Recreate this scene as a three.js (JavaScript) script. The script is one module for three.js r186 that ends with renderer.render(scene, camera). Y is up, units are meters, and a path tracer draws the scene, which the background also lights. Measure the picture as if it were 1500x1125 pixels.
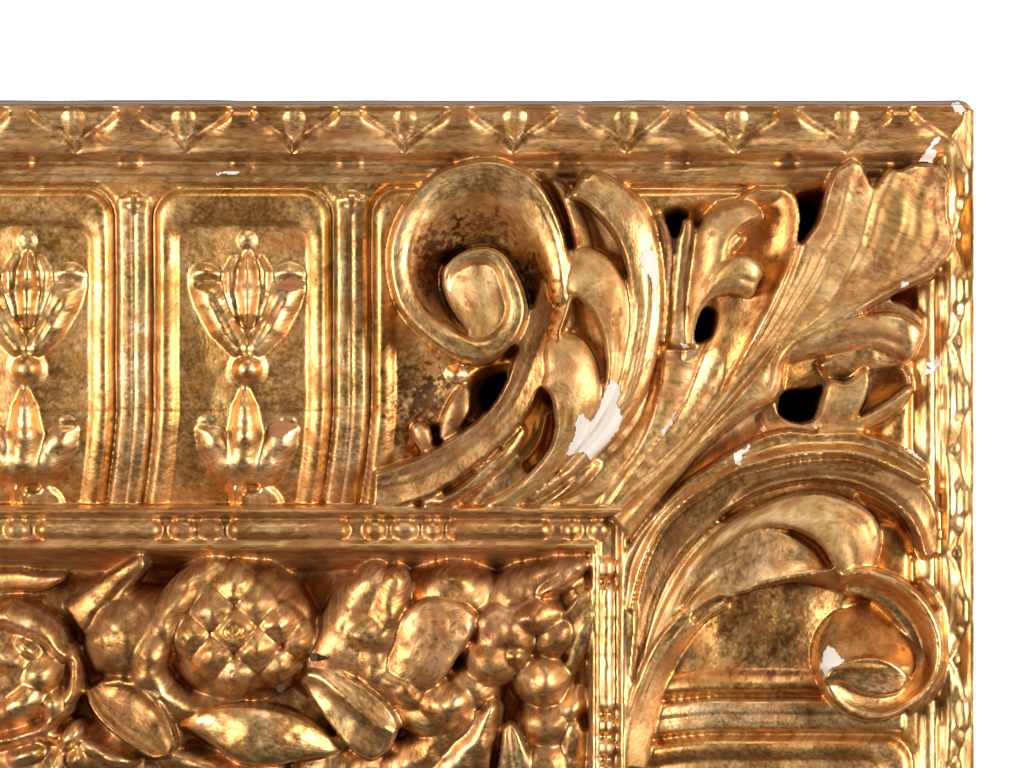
import * as THREE from 'three';
import { mergeGeometries } from 'three/addons/utils/BufferGeometryUtils.js';

// ---------- camera, light, exposure ----------
const K = 0.0004;                       // metres per drawing unit (1500 x 1125 units are in the frame)
const scene = new THREE.Scene();
const camera = new THREE.PerspectiveCamera(2 * Math.atan(0.225 / 3.2) * 180 / Math.PI, 4 / 3, 0.05, 30);
camera.position.set(0, 0, 3.2);
camera.lookAt(0, 0, 0);
const renderer = new THREE.WebGLRenderer({ antialias: true });
renderer.toneMapping = THREE.LinearToneMapping;
renderer.toneMappingExposure = 1;
renderer.shadowMap.enabled = true;
scene.background = new THREE.Color(0.05, 0.042, 0.034);   // dim studio round the frame

function softbox(x, y, z, w, h, power, r, g, b) {
  const l = new THREE.RectAreaLight(new THREE.Color().setRGB(r, g, b), power, w, h);
  l.position.set(x, y, z); l.lookAt(0.05, 0, 0); l.castShadow = true; scene.add(l);
}
softbox(1.35, 0.0, 0.95, 0.46, 0.54, 47, 1, 0.955, 0.885);     // right softbox (key)
softbox(-1.45, -0.04, 1.05, 0.5, 0.58, 37, 1, 0.955, 0.885);   // left softbox
softbox(0.1, 1.55, 0.85, 0.9, 0.3, 10, 1, 0.965, 0.91);       // weak light from above
{ // lights turned to the white backdrop
  for (const s of [-1, 1]) {
    const l = new THREE.RectAreaLight(0xffffff, 9, 1.6, 1.6);
    l.position.set(s * 0.9, 0.2, -0.5); l.lookAt(s * 0.6, 0.1, -3); scene.add(l);
  }
}

// ---------- noise ----------
let seed = 7;
const rnd = () => { seed = (seed * 1664525 + 1013904223) >>> 0; return seed / 4294967296; };
const PERM = new Uint8Array(512);
{ const p = [...Array(256).keys()]; for (let i = 255; i > 0; i--) { const j = Math.floor(rnd() * (i + 1)); [p[i], p[j]] = [p[j], p[i]]; } for (let i = 0; i < 512; i++) PERM[i] = p[i & 255]; }
const fade = (t) => t * t * t * (t * (t * 6 - 15) + 10), mix = (a, b, t) => a + (b - a) * t;
const clamp = (x, a = 0, b = 1) => Math.min(b, Math.max(a, x));
const sstep = (a, b, x) => { const t = clamp((x - a) / (b - a)); return t * t * (3 - 2 * t); };
const gauss = (x) => Math.exp(-x * x);
const gr2 = (h, x, y) => { const a = h * 0.0245437; return Math.cos(a) * x + Math.sin(a) * y; };
function pn2(x, y, px, py) {            // gradient noise, period px, py
  const X = Math.floor(x), Y = Math.floor(y), fx = x - X, fy = y - Y;
  const m = (v, p) => ((v % p) + p) % p, x0 = m(X, px), x1 = m(X + 1, px), y0 = m(Y, py), y1 = m(Y + 1, py);
  const u = fade(fx), v = fade(fy), H = (a, b) => PERM[PERM[a & 255] + (b & 255)];
  return mix(mix(gr2(H(x0, y0), fx, fy), gr2(H(x1, y0), fx - 1, fy), u), mix(gr2(H(x0, y1), fx, fy - 1), gr2(H(x1, y1), fx - 1, fy - 1), u), v) * 1.4;
}
function fbm2(x, y, p, q, oct, off = 0) { let s = 0, a = 0.5; for (let o = 0; o < oct; o++) { s += a * pn2(x + off * 3.17, y + off * 1.3, p, q); x *= 2; y *= 2; p *= 2; q *= 2; a *= 0.5; off += 11; } return s; }
function n3(x, y, z) {
  const X = Math.floor(x), Y = Math.floor(y), Z = Math.floor(z), fx = x - X, fy = y - Y, fz = z - Z;
  const h = (i, j, k) => PERM[PERM[PERM[(X + i) & 255] + ((Y + j) & 255)] + ((Z + k) & 255)] / 127.5 - 1;
  const u = fade(fx), v = fade(fy), w = fade(fz);
  return mix(mix(mix(h(0, 0, 0), h(1, 0, 0), u), mix(h(0, 1, 0), h(1, 1, 0), u), v), mix(mix(h(0, 0, 1), h(1, 0, 1), u), mix(h(0, 1, 1), h(1, 1, 1), u), v), w);
}
const carve = (x, y, amp = 1) => amp * (0.9 * n3(x / 41, y / 41, 3.3) + 0.28 * n3(x / 13, y / 13, 8.1));

// ---------- materials: aged water gilding over red bole ----------
const TILE = 430;                       // drawing units per texture tile
function gildMaps(N, o) {
  const col = new Uint8Array(N * N * 4), orm = new Uint8Array(N * N * 4), bmp = new Uint8Array(N * N * 4);
  const enc = (v) => Math.round(255 * (v <= 0.0031308 ? 12.92 * v : 1.055 * Math.pow(v, 1 / 2.4) - 0.055));
  const pale = [0.78, 0.53, 0.27], warm = [0.69, 0.4, 0.158], amber = [0.47, 0.24, 0.085], bole = [0.27, 0.105, 0.045], grime = [0.12, 0.058, 0.03], tarnish = [0.25, 0.12, 0.05];
  const scr = new Float32Array(N * N);
  for (let k = 0; k < 1300; k++) {       // fine scratches
    let x = rnd() * N, y = rnd() * N, a = (rnd() < 0.6 ? 0.15 : 1.2) + (rnd() - 0.5) * 1.2; const len = 20 + rnd() * 110, d = (rnd() < 0.7 ? -1 : 1) * (0.35 + 0.6 * rnd());
    for (let i = 0; i < len; i++) { a += (rnd() - 0.5) * 0.06; x += Math.cos(a); y += Math.sin(a); const id = (((y | 0) % N + N) % N) * N + (((x | 0) % N + N) % N); scr[id] = d * Math.sin(Math.PI * i / len); }
  }
  for (let y = 0; y < N; y++) for (let x = 0; x < N; x++) {
    const u = x / N, v = y / N, i = (y * N + x) * 4;
    const a = fbm2(u * 6, v * 6, 6, 6, 5, 1), b = fbm2(u * 12, v * 12, 12, 12, 5, 5), c = fbm2(u * 9, v * 9, 9, 9, 6, 9), d = fbm2(u * 40, v * 40, 40, 40, 4, 13), e = fbm2(u * 22, v * 5, 22, 5, 5, 17);
    let k = sstep(-0.28, 0.3, a + 0.35 * d), C = [0, 1, 2].map((q) => mix(warm[q], pale[q], k));
    const am = sstep(-0.08, 0.4, b + 0.35 * a + 0.25 * e) * 0.85; C = C.map((q, j) => mix(q, amber[j], am));
    const f5 = fbm2(u * 90, v * 90, 90, 90, 3, 23), wb = sstep(o.bole, o.bole + 0.26, c + 0.4 * d + 0.25 * f5) * 0.6;
    const gd = sstep(o.grime, o.grime + 0.45, 0.7 * e + 0.6 * b + 0.4 * d + 0.25 * f5) * 0.7;
    const sp = Math.max(sstep(0.44, 0.56, d + 0.3 * b) * 0.7, sstep(0.46, 0.62, f5 + 0.35 * b + 0.25 * a) * 0.7);
    C = C.map((q, j) => mix(mix(mix(q, bole[j], wb), tarnish[j], gd), grime[j], sp));
    const s = scr[y * N + x];
    C = C.map((q) => clamp(q * (1 + 0.13 * d + 0.16 * f5 + (s < 0 ? 0.5 * s : 0.15 * s))));
    col[i] = enc(C[0]); col[i + 1] = enc(C[1]); col[i + 2] = enc(C[2]); col[i + 3] = 255;
    const metal = clamp(o.metal - 0.45 * wb - 0.3 * gd - 0.45 * sp), rough = clamp(o.rough + 0.14 * f5 + 0.16 * a + 0.12 * d + 0.12 * am + 0.2 * wb + 0.22 * gd - 0.05 * Math.abs(s), 0.12, 0.9);
    orm[i] = 255; orm[i + 1] = rough * 255; orm[i + 2] = metal * 255; orm[i + 3] = 255;
    const h = clamp(0.5 + 0.08 * b + 0.16 * d + 0.05 * c + 0.16 * f5 - 0.1 * wb + 0.06 * gd - 0.12 * sp + 0.1 * s);
    bmp[i] = bmp[i + 1] = bmp[i + 2] = h * 255; bmp[i + 3] = 255;
  }
  const tex = (data, srgb) => { const t = new THREE.DataTexture(data, N, N, THREE.RGBAFormat); t.wrapS = t.wrapT = THREE.RepeatWrapping; t.magFilter = THREE.LinearFilter; t.minFilter = THREE.LinearMipmapLinearFilter; t.generateMipmaps = true; if (srgb) t.colorSpace = THREE.SRGBColorSpace; t.needsUpdate = true; return t; };
  return { map: tex(col, true), orm: tex(orm), bump: tex(bmp) };
}
const MA = gildMaps(1024, { bole: 0.3, grime: 0.34, rough: 0.43, metal: 0.98 });
const MB = gildMaps(1024, { bole: 0.14, grime: 0.12, rough: 0.47, metal: 0.96 });
const MD = gildMaps(1024, { bole: 0.22, grime: 0.3, rough: 0.54, metal: 0.88 });
const MC = gildMaps(1024, { bole: 0.42, grime: 0.62, rough: 0.43, metal: 0.98 });
const gild = (m, name, color = [1, 1, 1], bumpScale = 0.0005, extra = {}) => {
  const t = new THREE.MeshStandardMaterial({ name, color: new THREE.Color().setRGB(...color), map: m.map, roughnessMap: m.orm, metalnessMap: m.orm, bumpMap: m.bump, bumpScale, roughness: 1, metalness: 1, vertexColors: true, side: THREE.DoubleSide, ...extra });
  return t;
};
const M = {
  gold: gild(MA, 'bright_gilding'),
  worn: gild(MB, 'worn_gilding'),
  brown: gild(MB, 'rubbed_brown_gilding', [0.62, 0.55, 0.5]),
  olive: gild(MD, 'dull_pale_gilding', [0.86, 0.84, 0.8], 0.0005),
  fruit: gild(MB, 'worn_fruit_gilding', [0.88, 0.78, 0.72]),
  fruitDark: gild(MB, 'rubbed_fruit_gilding', [0.66, 0.55, 0.48]),
  frieze: gild(MC, 'panel_gilding', [0.97, 0.87, 0.72]),
  streaked: gild(MB, 'rubbed_moulding_gilding', [0.82, 0.75, 0.69]),
  amber: gild(MB, 'amber_gilding', [0.95, 0.82, 0.62]),
  gesso: new THREE.MeshStandardMaterial({ name: 'bare_gesso', color: new THREE.Color().setRGB(0.66, 0.6, 0.56), roughness: 0.85 }),
  bole: new THREE.MeshStandardMaterial({ name: 'bare_red_bole', color: new THREE.Color().setRGB(0.3, 0.12, 0.045), roughness: 0.7 }),
  wood: new THREE.MeshStandardMaterial({ name: 'dark_raw_wood', color: new THREE.Color().setRGB(0.06, 0.034, 0.018), roughness: 0.95 }),
  side: new THREE.MeshStandardMaterial({ name: 'grey_painted_side', color: new THREE.Color().setRGB(0.2, 0.17, 0.15), roughness: 0.8 }),
};

// ---------- mesh helpers (drawing units: x right, y down, z towards the viewer) ----------
const V = (x, y, z) => [(x - 750) * K, (562.5 - y) * K, z * K];
const frame = new THREE.Group();
frame.name = 'picture_frame';
frame.userData = { label: 'carved gilt wooden picture frame corner with acanthus scrolls, tulip panels and fruit garland', category: 'picture frame' };
scene.add(frame);
const counts = {};
function add(name, geo, mat, parent = frame) {
  const m = new THREE.Mesh(geo, mat); const n = counts[name] = (counts[name] || 0) + 1;
  m.name = n > 1 ? `${name}_${String(n - 1).padStart(3, '0')}` : name;
  m.castShadow = m.receiveShadow = true; if (geo.userData.dirtAndShade) m.userData.dirtAndShade = geo.userData.dirtAndShade; parent.add(m); return m;
}
function finish(P, idx, o = {}) {       // P: [[x,y,z]...] drawing units
  const n = P.length, pos = new Float32Array(n * 3), uv = new Float32Array(n * 2), col = new Float32Array(n * 3);
  const ox = o.ox ?? rnd(), oy = o.oy ?? rnd(), sx = o.sx ?? 1, sy = o.sy ?? 1, ca = Math.cos(o.rot || 0), sa = Math.sin(o.rot || 0);
  for (let i = 0; i < n; i++) {
    const [x, y, z] = P[i]; pos.set(V(x, y, z), i * 3);
    const [a, b] = o.uvs ? o.uvs[i] : [x + 0.6 * z, y - 0.7 * z]; uv[i * 2] = (a * ca + b * sa) / TILE * sx + ox; uv[i * 2 + 1] = (b * ca - a * sa) / TILE * sy + oy;
    if (o.raw) { uv[i * 2] = o.raw[i][0]; uv[i * 2 + 1] = o.raw[i][1]; }
    const q = n3(x / 70 + 9, y / 70, z / 50), r = n3(x / 28, y / 28 + 5, z / 28), w = 0.93 + 0.16 * q + 0.1 * r;
    col[i * 3] = w; col[i * 3 + 1] = w * (0.97 + 0.07 * r - 0.03 * q); col[i * 3 + 2] = w * (0.93 + 0.15 * r + 0.05 * q);
  }
  for (const [dx, dy, r, amt, red] of o.dirtAndShade || []) for (let i = 0; i < n; i++) {  // spots of grime, red wear and painted-in shade, multiplied into the colour
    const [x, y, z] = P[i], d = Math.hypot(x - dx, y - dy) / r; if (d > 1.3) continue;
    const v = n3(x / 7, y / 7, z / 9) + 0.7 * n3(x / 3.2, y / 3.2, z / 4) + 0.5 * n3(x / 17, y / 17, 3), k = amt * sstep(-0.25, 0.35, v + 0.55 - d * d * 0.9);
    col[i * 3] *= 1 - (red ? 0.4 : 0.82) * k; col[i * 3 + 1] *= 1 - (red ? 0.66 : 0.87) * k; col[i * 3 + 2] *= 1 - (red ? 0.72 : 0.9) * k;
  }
  const g = new THREE.BufferGeometry();
  g.setAttribute('position', new THREE.BufferAttribute(pos, 3)); g.setAttribute('uv', new THREE.BufferAttribute(uv, 2)); g.setAttribute('color', new THREE.BufferAttribute(col, 3));
  // turn the faces towards +z on balance
  let s = 0; for (let k = 0; k < idx.length; k += 3) { const [a, b, c] = [P[idx[k]], P[idx[k + 1]], P[idx[k + 2]]]; s += (b[0] - a[0]) * (c[1] - a[1]) - (b[1] - a[1]) * (c[0] - a[0]); }
  if (s > 0) for (let k = 0; k < idx.length; k += 3) { const t = idx[k]; idx[k] = idx[k + 1]; idx[k + 1] = t; }
  g.setIndex(idx); g.computeVertexNormals(); if (o.dirtAndShade) g.userData.dirtAndShade = o.dirtAndShade; return g;
}
function grid(nu, nv, f, o) {
  const P = [], idx = [], uvs = [];
  for (let i = 0; i <= nu; i++) for (let j = 0; j <= nv; j++) { P.push(f(i / nu, j / nv)); if (o && o.uvf) uvs.push(o.uvf(i / nu, j / nv)); }
  if (o && o.uvf) o.uvs = uvs;
  for (let i = 0; i < nu; i++) for (let j = 0; j < nv; j++) { const a = i * (nv + 1) + j, b = a + nv + 1; if (o && o.cut && o.cut(P[a][0], P[a][1])) continue; idx.push(a, b, a + 1, b, b + 1, a + 1); }
  return finish(P, idx, o);
}
const curve = (pts, z = 0) => new THREE.CatmullRomCurve3(pts.map((p) => new THREE.Vector3(p[0], p[1], p[2] ?? z)), false, 'centripetal');
// a carved lobe between two traced edges: rounded rims, a cross profile, grooves, and walls that go down into the wood
function leafGeo(o) {
  const n = o.n || 60, m = o.m || 22, ca = curve(o.a, o.z), cb = curve(o.b, o.z), e = o.e ?? 5, drop = o.drop ?? 40, un = o.under ?? 0.06;
  const A = ca.getSpacedPoints(n), B = cb.getSpacedPoints(n), La = ca.getLength();
  const P = [], W = n + 3, H = m + 3;
  const surf = (i, j) => {
    const t = i / n, s = (1 - Math.cos(Math.PI * j / m)) / 2, a = A[i], b = B[i], w = a.distanceTo(b);
    let x = mix(a.x, b.x, s), y = mix(a.y, b.y, s), z = mix(a.z, b.z, s);
    z += (o.hw || 0) * w * (o.pow ? Math.pow(Math.max(0, 1 - Math.pow(Math.abs(2 * s - 1), 2)), o.pow) : Math.sqrt(Math.max(0, 1 - (2 * s - 1) ** 2)));
    if (o.dish) z -= o.dish * w * (1 - (2 * s - 1) ** 2);
    if (o.prof) z += o.prof(s, t, w);
    for (const g of o.gr || []) { const s0 = typeof g.s === 'function' ? g.s(t) : g.s; z -= g.d * gauss((s - s0) * w / g.w) * sstep(g.t0 ?? -0.1, (g.t0 ?? -0.1) + 0.15, t) * (1 - sstep((g.t1 ?? 1.2) - 0.2, g.t1 ?? 1.2, t)); }
    const er = Math.min(e, w * 0.3), ds = Math.min(s, 1 - s) * w; if (er > 0.2 && ds < er) z -= (er - Math.sqrt(Math.max(0, er * er - (er - ds) ** 2))) * 0.8;
    for (const [on, dt] of [[o.capA, t], [o.capB, 1 - t]]) if (on) { const d = dt * La; if (d < on) z -= (on - Math.sqrt(on * on - (on - d) ** 2)) * 0.8; }
    z += carve(x, y, o.rough ?? 0.8);
    return [x, y, z];
  };
  const uvs = [], U = [0], Q = [0];
  const S = []; for (let i = 0; i <= n; i++) { S.push([]); for (let j = 0; j <= m; j++) S[i].push(surf(i, j)); }
  const dist = (p, q) => Math.hypot(p[0] - q[0], p[1] - q[1], p[2] - q[2]);
  for (let i = 1; i <= n; i++) U.push(U[i - 1] + dist(S[i][m >> 1], S[i - 1][m >> 1]));
  for (let j = 1; j <= m; j++) Q.push(Q[j - 1] + (dist(S[n >> 1][j], S[n >> 1][j - 1]) + dist(S[n >> 2][j], S[n >> 2][j - 1])) / 2);
  for (let i = -1; i <= n + 1; i++) for (let j = -1; j <= m + 1; j++) {
    uvs.push([U[clamp(i, 0, n)] + (i < 0 ? -drop : i > n ? drop : 0), Q[clamp(j, 0, m)] + (j < 0 ? -drop : j > m ? drop : 0)]);
    const ci = clamp(i, 0, n), cj = clamp(j, 0, m), p = S[ci][cj];
    if (i === ci && j === cj) P.push(p);
    else { const mid = S[clamp(ci, Math.min(2, n), n - 2)][m >> 1]; P.push([mix(p[0], mid[0], un), mix(p[1], mid[1], un), p[2] - drop]); }
  }
  const idx = []; for (let i = 0; i < W - 1; i++) for (let j = 0; j < H - 1; j++) { const a = i * H + j, b = a + H; idx.push(a, b, a + 1, b, b + 1, a + 1); }
  return finish(P, idx, { uvs, sx: o.sx ?? 0.75, sy: o.sy, dirtAndShade: o.dirtAndShade });
}
const leaf = (name, parent, mat, o) => add(name, leafGeo(o), mat, parent);
// low relief on a base: cells where h > 0
function reliefGeo(x0, y0, x1, y1, step, h, base, o = {}) {
  const nx = Math.round((x1 - x0) / step), ny = Math.round((y1 - y0) / step), id = new Map(), P = [], idx = [], Hh = [];
  for (let j = 0; j <= ny; j++) for (let i = 0; i <= nx; i++) Hh.push(h(x0 + i * step, y0 + j * step));
  const vert = (i, j) => { const k = j * (nx + 1) + i; if (!id.has(k)) { id.set(k, P.length); const x = x0 + i * step, y = y0 + j * step, q = Hh[k]; P.push([x, y, base(x, y) + (q > 0 ? q : -4)]); } return id.get(k); };
  const on = new Uint8Array(nx * ny);
  for (let j = 0; j < ny; j++) for (let i = 0; i < nx; i++) { const k = j * (nx + 1) + i; on[j * nx + i] = o.own ? o.own(x0 + (i + 0.5) * step, y0 + (j + 0.5) * step) : Math.max(Hh[k], Hh[k + 1], Hh[k + nx + 1], Hh[k + nx + 2]) > 0; }
  if (o.own) { // keep the largest patch only
    const lab = new Int32Array(nx * ny).fill(-1), size = [];
    for (let q = 0; q < on.length; q++) if (on[q] && lab[q] < 0) { const L = size.length, st = [q]; lab[q] = L; size.push(0); while (st.length) { const c = st.pop(), ci = c % nx; size[L]++; for (const [d, ok] of [[1, ci < nx - 1], [-1, ci > 0], [nx, true], [-nx, true]]) { const e = c + d; if (ok && e >= 0 && e < on.length && on[e] && lab[e] < 0) { lab[e] = L; st.push(e); } } } }
    const big = size.indexOf(Math.max(...size)); for (let q = 0; q < on.length; q++) if (lab[q] !== big) on[q] = 0;
  }
  for (let j = 0; j < ny; j++) for (let i = 0; i < nx; i++) {
    if (!on[j * nx + i]) continue;
    const a = vert(i, j), b = vert(i + 1, j), c = vert(i, j + 1), d = vert(i + 1, j + 1); idx.push(a, b, c, b, d, c);
  }
  return finish(P, idx, o);
}
function stroke(x, y, pts, pow = 0.5) {  // pts [[x,y,r,h]...]
  let best = 0;
  for (let k = 0; k < pts.length - (pts.length > 1 ? 1 : 0); k++) {
    const p = pts[k], q = pts[k + 1] || p, dx = q[0] - p[0], dy = q[1] - p[1], L = dx * dx + dy * dy, t = L ? clamp(((x - p[0]) * dx + (y - p[1]) * dy) / L) : 0;
    const r = mix(p[2], q[2], t), d2 = ((x - p[0] - t * dx) ** 2 + (y - p[1] - t * dy) ** 2) / (r * r);
    if (d2 < 1) { const v = mix(p[3], q[3], t) * Math.pow(1 - d2, pow); if (pow >= 0.7) best = Math.pow(best ** 8 + v ** 8, 0.125); else best = Math.max(best, v); }
  }
  return best;
}
// several lumps fused into one carved surface, each lump a part of its own
function fusedRelief(x0, y0, x1, y1, step, els, floor, pw, detail) {
  const nx = Math.round((x1 - x0) / step), ny = Math.round((y1 - y0) / step), H = new Float32Array((nx + 1) * (ny + 1)), own = new Int32Array(nx * ny);
  for (let j = 0; j <= ny; j++) for (let i = 0; i <= nx; i++) {
    const x = x0 + i * step, y = y0 + j * step; let q = 0, bi = 0, bv = -1;
    els.forEach((e, k) => { const v = e.h(x, y) - floor; if (v > 0) { q += (v / 100) ** pw; if (v > bv) { bv = v; bi = k; } } });
    H[j * (nx + 1) + i] = floor + 100 * Math.pow(q, 1 / pw) + detail(x, y); if (i < nx && j < ny) own[j * nx + i] = bi;
  }
  for (let pass = 0; pass < 6; pass++) {         // stray scraps go to their neighbour
    const lab = new Int32Array(nx * ny).fill(-1), comps = []; let changed = false;
    for (let q = 0; q < own.length; q++) if (lab[q] < 0) { const st = [q], cells = [], o = own[q]; let nb = -1; lab[q] = comps.length; while (st.length) { const c = st.pop(), ci = c % nx; cells.push(c); for (const [d, ok] of [[1, ci < nx - 1], [-1, ci > 0], [nx, true], [-nx, true]]) { const e = c + d; if (!ok || e < 0 || e >= own.length) continue; if (own[e] !== o) nb = own[e]; else if (lab[e] < 0) { lab[e] = lab[q]; st.push(e); } } } comps.push({ o, cells, nb }); }
    const big = {}; for (const c of comps) if (!big[c.o] || big[c.o].cells.length < c.cells.length) big[c.o] = c;
    for (const c of comps) if (c !== big[c.o] && c.nb >= 0) { for (const k of c.cells) own[k] = c.nb; changed = true; }
    if (!changed) break;
  }
  return els.map((e, k) => {
    const P = [], idx = [], id = new Map(), vert = (i, j) => { const q = j * (nx + 1) + i; if (!id.has(q)) { id.set(q, P.length); P.push([x0 + i * step, y0 + j * step, H[q]]); } return id.get(q); };
    for (let j = 0; j < ny; j++) for (let i = 0; i < nx; i++) if (own[j * nx + i] === k) { const a = vert(i, j), b = vert(i + 1, j), c = vert(i, j + 1), d = vert(i + 1, j + 1); idx.push(a, b, c, b, d, c); }
    if (!idx.length) return null;
    const g = finish(P, idx, { dirtAndShade: e.dirtAndShade }), nr = g.attributes.normal;       // normals from the whole field, so that no seam shows
    P.forEach(([x, y], q) => { const i = Math.round((x - x0) / step), j = Math.round((y - y0) / step), at = (a, b) => H[clamp(b, 0, ny) * (nx + 1) + clamp(a, 0, nx)], dx = (at(i + 1, j) - at(i - 1, j)) / (2 * step), dy = (at(i, j + 1) - at(i, j - 1)) / (2 * step), l = Math.hypot(dx, dy, 1); nr.setXYZ(q, -dx / l, dy / l, 1 / l); });
    return g;
  });
}
const lump = (x, y, z, rx, ry, rz, rot = 0, pw = 0.5) => { const c = Math.cos(rot), s = Math.sin(rot); return (X, Y) => { const a = ((X - x) * c + (Y - y) * s) / rx, b = (-(X - x) * s + (Y - y) * c) / ry, d = a * a + b * b; return d < 1 ? z + rz * Math.pow(1 - d, pw) : -1e3; }; };
const ridge = (pts, pw = 0.5) => (X, Y) => { // pts [x, y, r, z, height]
  let best = -1e3; for (let k = 0; k < pts.length - 1; k++) { const p = pts[k], q = pts[k + 1], dx = q[0] - p[0], dy = q[1] - p[1], t = clamp(((X - p[0]) * dx + (Y - p[1]) * dy) / (dx * dx + dy * dy)), r = mix(p[2], q[2], t), d = ((X - p[0] - t * dx) ** 2 + (Y - p[1] - t * dy) ** 2) / (r * r); if (d < 1) best = Math.max(best, mix(p[3], q[3], t) + mix(p[4], q[4], t) * Math.pow(1 - d, pw)); } return best; };
// a rounded carved lump
function blobGeo(x, y, z, rx, ry, rz, rot = 0, f = null, nu = 56, nv = 36) {
  const c = Math.cos(rot), s = Math.sin(rot);
  return grid(nu, nv, (u, v) => {
    const th = u * Math.PI * 2, ph = v * Math.PI, a = Math.sin(ph) * Math.cos(th), b = Math.cos(ph), d = -Math.sin(ph) * Math.sin(th);
    const k = 1 + (f ? f(a, b, d) : 0) + 0.035 * n3(x / 9 + a * 2.5, y / 9 + b * 2.5, d * 2.5) + 0.015 * n3(x + a * 7, y + b * 7, d * 7), X = a * rx * k, Y = b * ry * k;
    return [x + X * c - Y * s, y + X * s + Y * c, z + d * rz * k];
  });
}
const blob = (name, parent, mat, ...a) => add(name, blobGeo(...a), mat, parent);

// ---------- setting: white backdrop ----------
{
  const wall = new THREE.Mesh(new THREE.BoxGeometry(9, 7, 0.05), new THREE.MeshStandardMaterial({ name: 'white_backdrop_paper', color: new THREE.Color().setRGB(0.92, 0.92, 0.92), roughness: 0.95 }));
  wall.position.set(0, 0, -1.6); wall.name = 'backdrop'; wall.receiveShadow = true;
  wall.userData = { label: 'plain white studio backdrop behind the frame', kind: 'structure' };
  scene.add(wall);
}

// ---------- the mouldings ----------
const XR = 1425, YT = 147, X0 = -150, Y1 = 1260;
// widths across (units from the outer edge): [top, right]
const cross = { rim: [10, 5], ogee: [99, 52], fillet: [121, 82], frieze: [595, 507], bead: [661, 560] };
const lerpC = (a, b, q) => [mix(cross[a][0], cross[b][0], q), mix(cross[a][1], cross[b][1], q)];
// point on the top or the right rail: t along (0 far end, 1 at the mitre), [dt, dr] across
function railPt(side, t, d) {
  const cx = XR - d[1], cy = YT + d[0];
  const p = side === 'top' ? [mix(X0, cx, t), cy] : [cx, mix(Y1, cy, t)], a = p[0] - XR + 24, b = YT + 24 - p[1], h = Math.hypot(a, b);
  return a > 0 && b > 0 && h > 24 ? [XR - 24 + a / h * 24, YT + 24 - b / h * 24] : p;
}
const PER = 161;
function ogeeZ(side, along, q) {
  const ph = (side === 'top' ? (along - 30) / PER : (along - 270) / 155) + 0.035 * n3(along / 90, side === 'top' ? 3 : 9, 1);
  const f = Math.abs(ph - Math.round(ph)) * 2;                 // 0 at the arch cap, 1 at the dart tip
  const g0 = clamp((f - 0.2) / 0.8), c = 0.1 + 0.46 * Math.pow(g0, 0.62) + 0.24 * g0 ** 5;
  let z = 45 - 16 * sstep(0.08, 0.55, q) + 6 * sstep(0.45, 0.72, q) - (side === 'top' ? 13 : 6) * sstep(0.74, 0.97, q);
  if (side !== 'top') z = 17 + 0.5 * z;
  z += 5 * (1 - f * f) * sstep(c - 0.05, c + 0.2, q) * (1 - sstep(0.6, 0.9, q)); z -= 12 * (1 - sstep(c - 0.09, c + 0.07, q)) * (side === 'top' ? sstep(0.02, 0.08, q) : 0.6 * sstep(0.06, 0.3, q)) * (1 - 0.5 * sstep(0.0, 0.5, q));
  z += 3 * n3(along / 60, q * 3, 5) * sstep(0.2, 0.6, q);
  z -= 5 * gauss((q - 0.9) / 0.06);
  const notch = Math.abs(ph - Math.round(ph)) * PER;
  z -= 4 * (1 - sstep(10, 19, notch + (0.95 - q) * -6)) * sstep(0.76, 0.86, q) * (notch < 24 ? 1 : 0);
  return z;
}
const sideFilletZ = (q) => 19 + 6 * Math.sin(Math.PI * clamp(q * 1.1)) - 5 * gauss(q / 0.1);
const filletZ = (q) => 20 + 4 * gauss((q - 0.3) / 0.2) - 5 * gauss((q - 0.72) / 0.1) + 3 * gauss((q - 0.92) / 0.1) - 7 * gauss(q / 0.07);

const rr = (x, y, hw, y0, r) => { const dx = Math.abs(x) - hw + r, dy = y0 + r - y; return (dx > 0 && dy > 0 ? Math.hypot(dx, dy) : Math.max(dx, dy)) - r; };
const PITS = [[990, 345, 30, 110], [1190, 325, 34, 110], [1034, 474, 46, 120], [1170, 592, 60, 130], [1060, 400, 90, 46], [1130, 520, 80, 90], [708, 440, 76, 100], [1290, 910, 46, 40], [1110, 900, 95, 26], [735, 580, 40, 80], [640, 660, 34, 30], [860, 600, 60, 40], [1250, 560, 60, 70], [1290, 470, 60, 60]];
const pit = (x, y) => { let z = 0; for (const [a, b, r, d] of PITS) { const g = ((x - a) ** 2 + (y - b) ** 2) / (r * r); if (g < 6) z = Math.max(z, d * Math.exp(-g * g)); } return z; };
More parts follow.
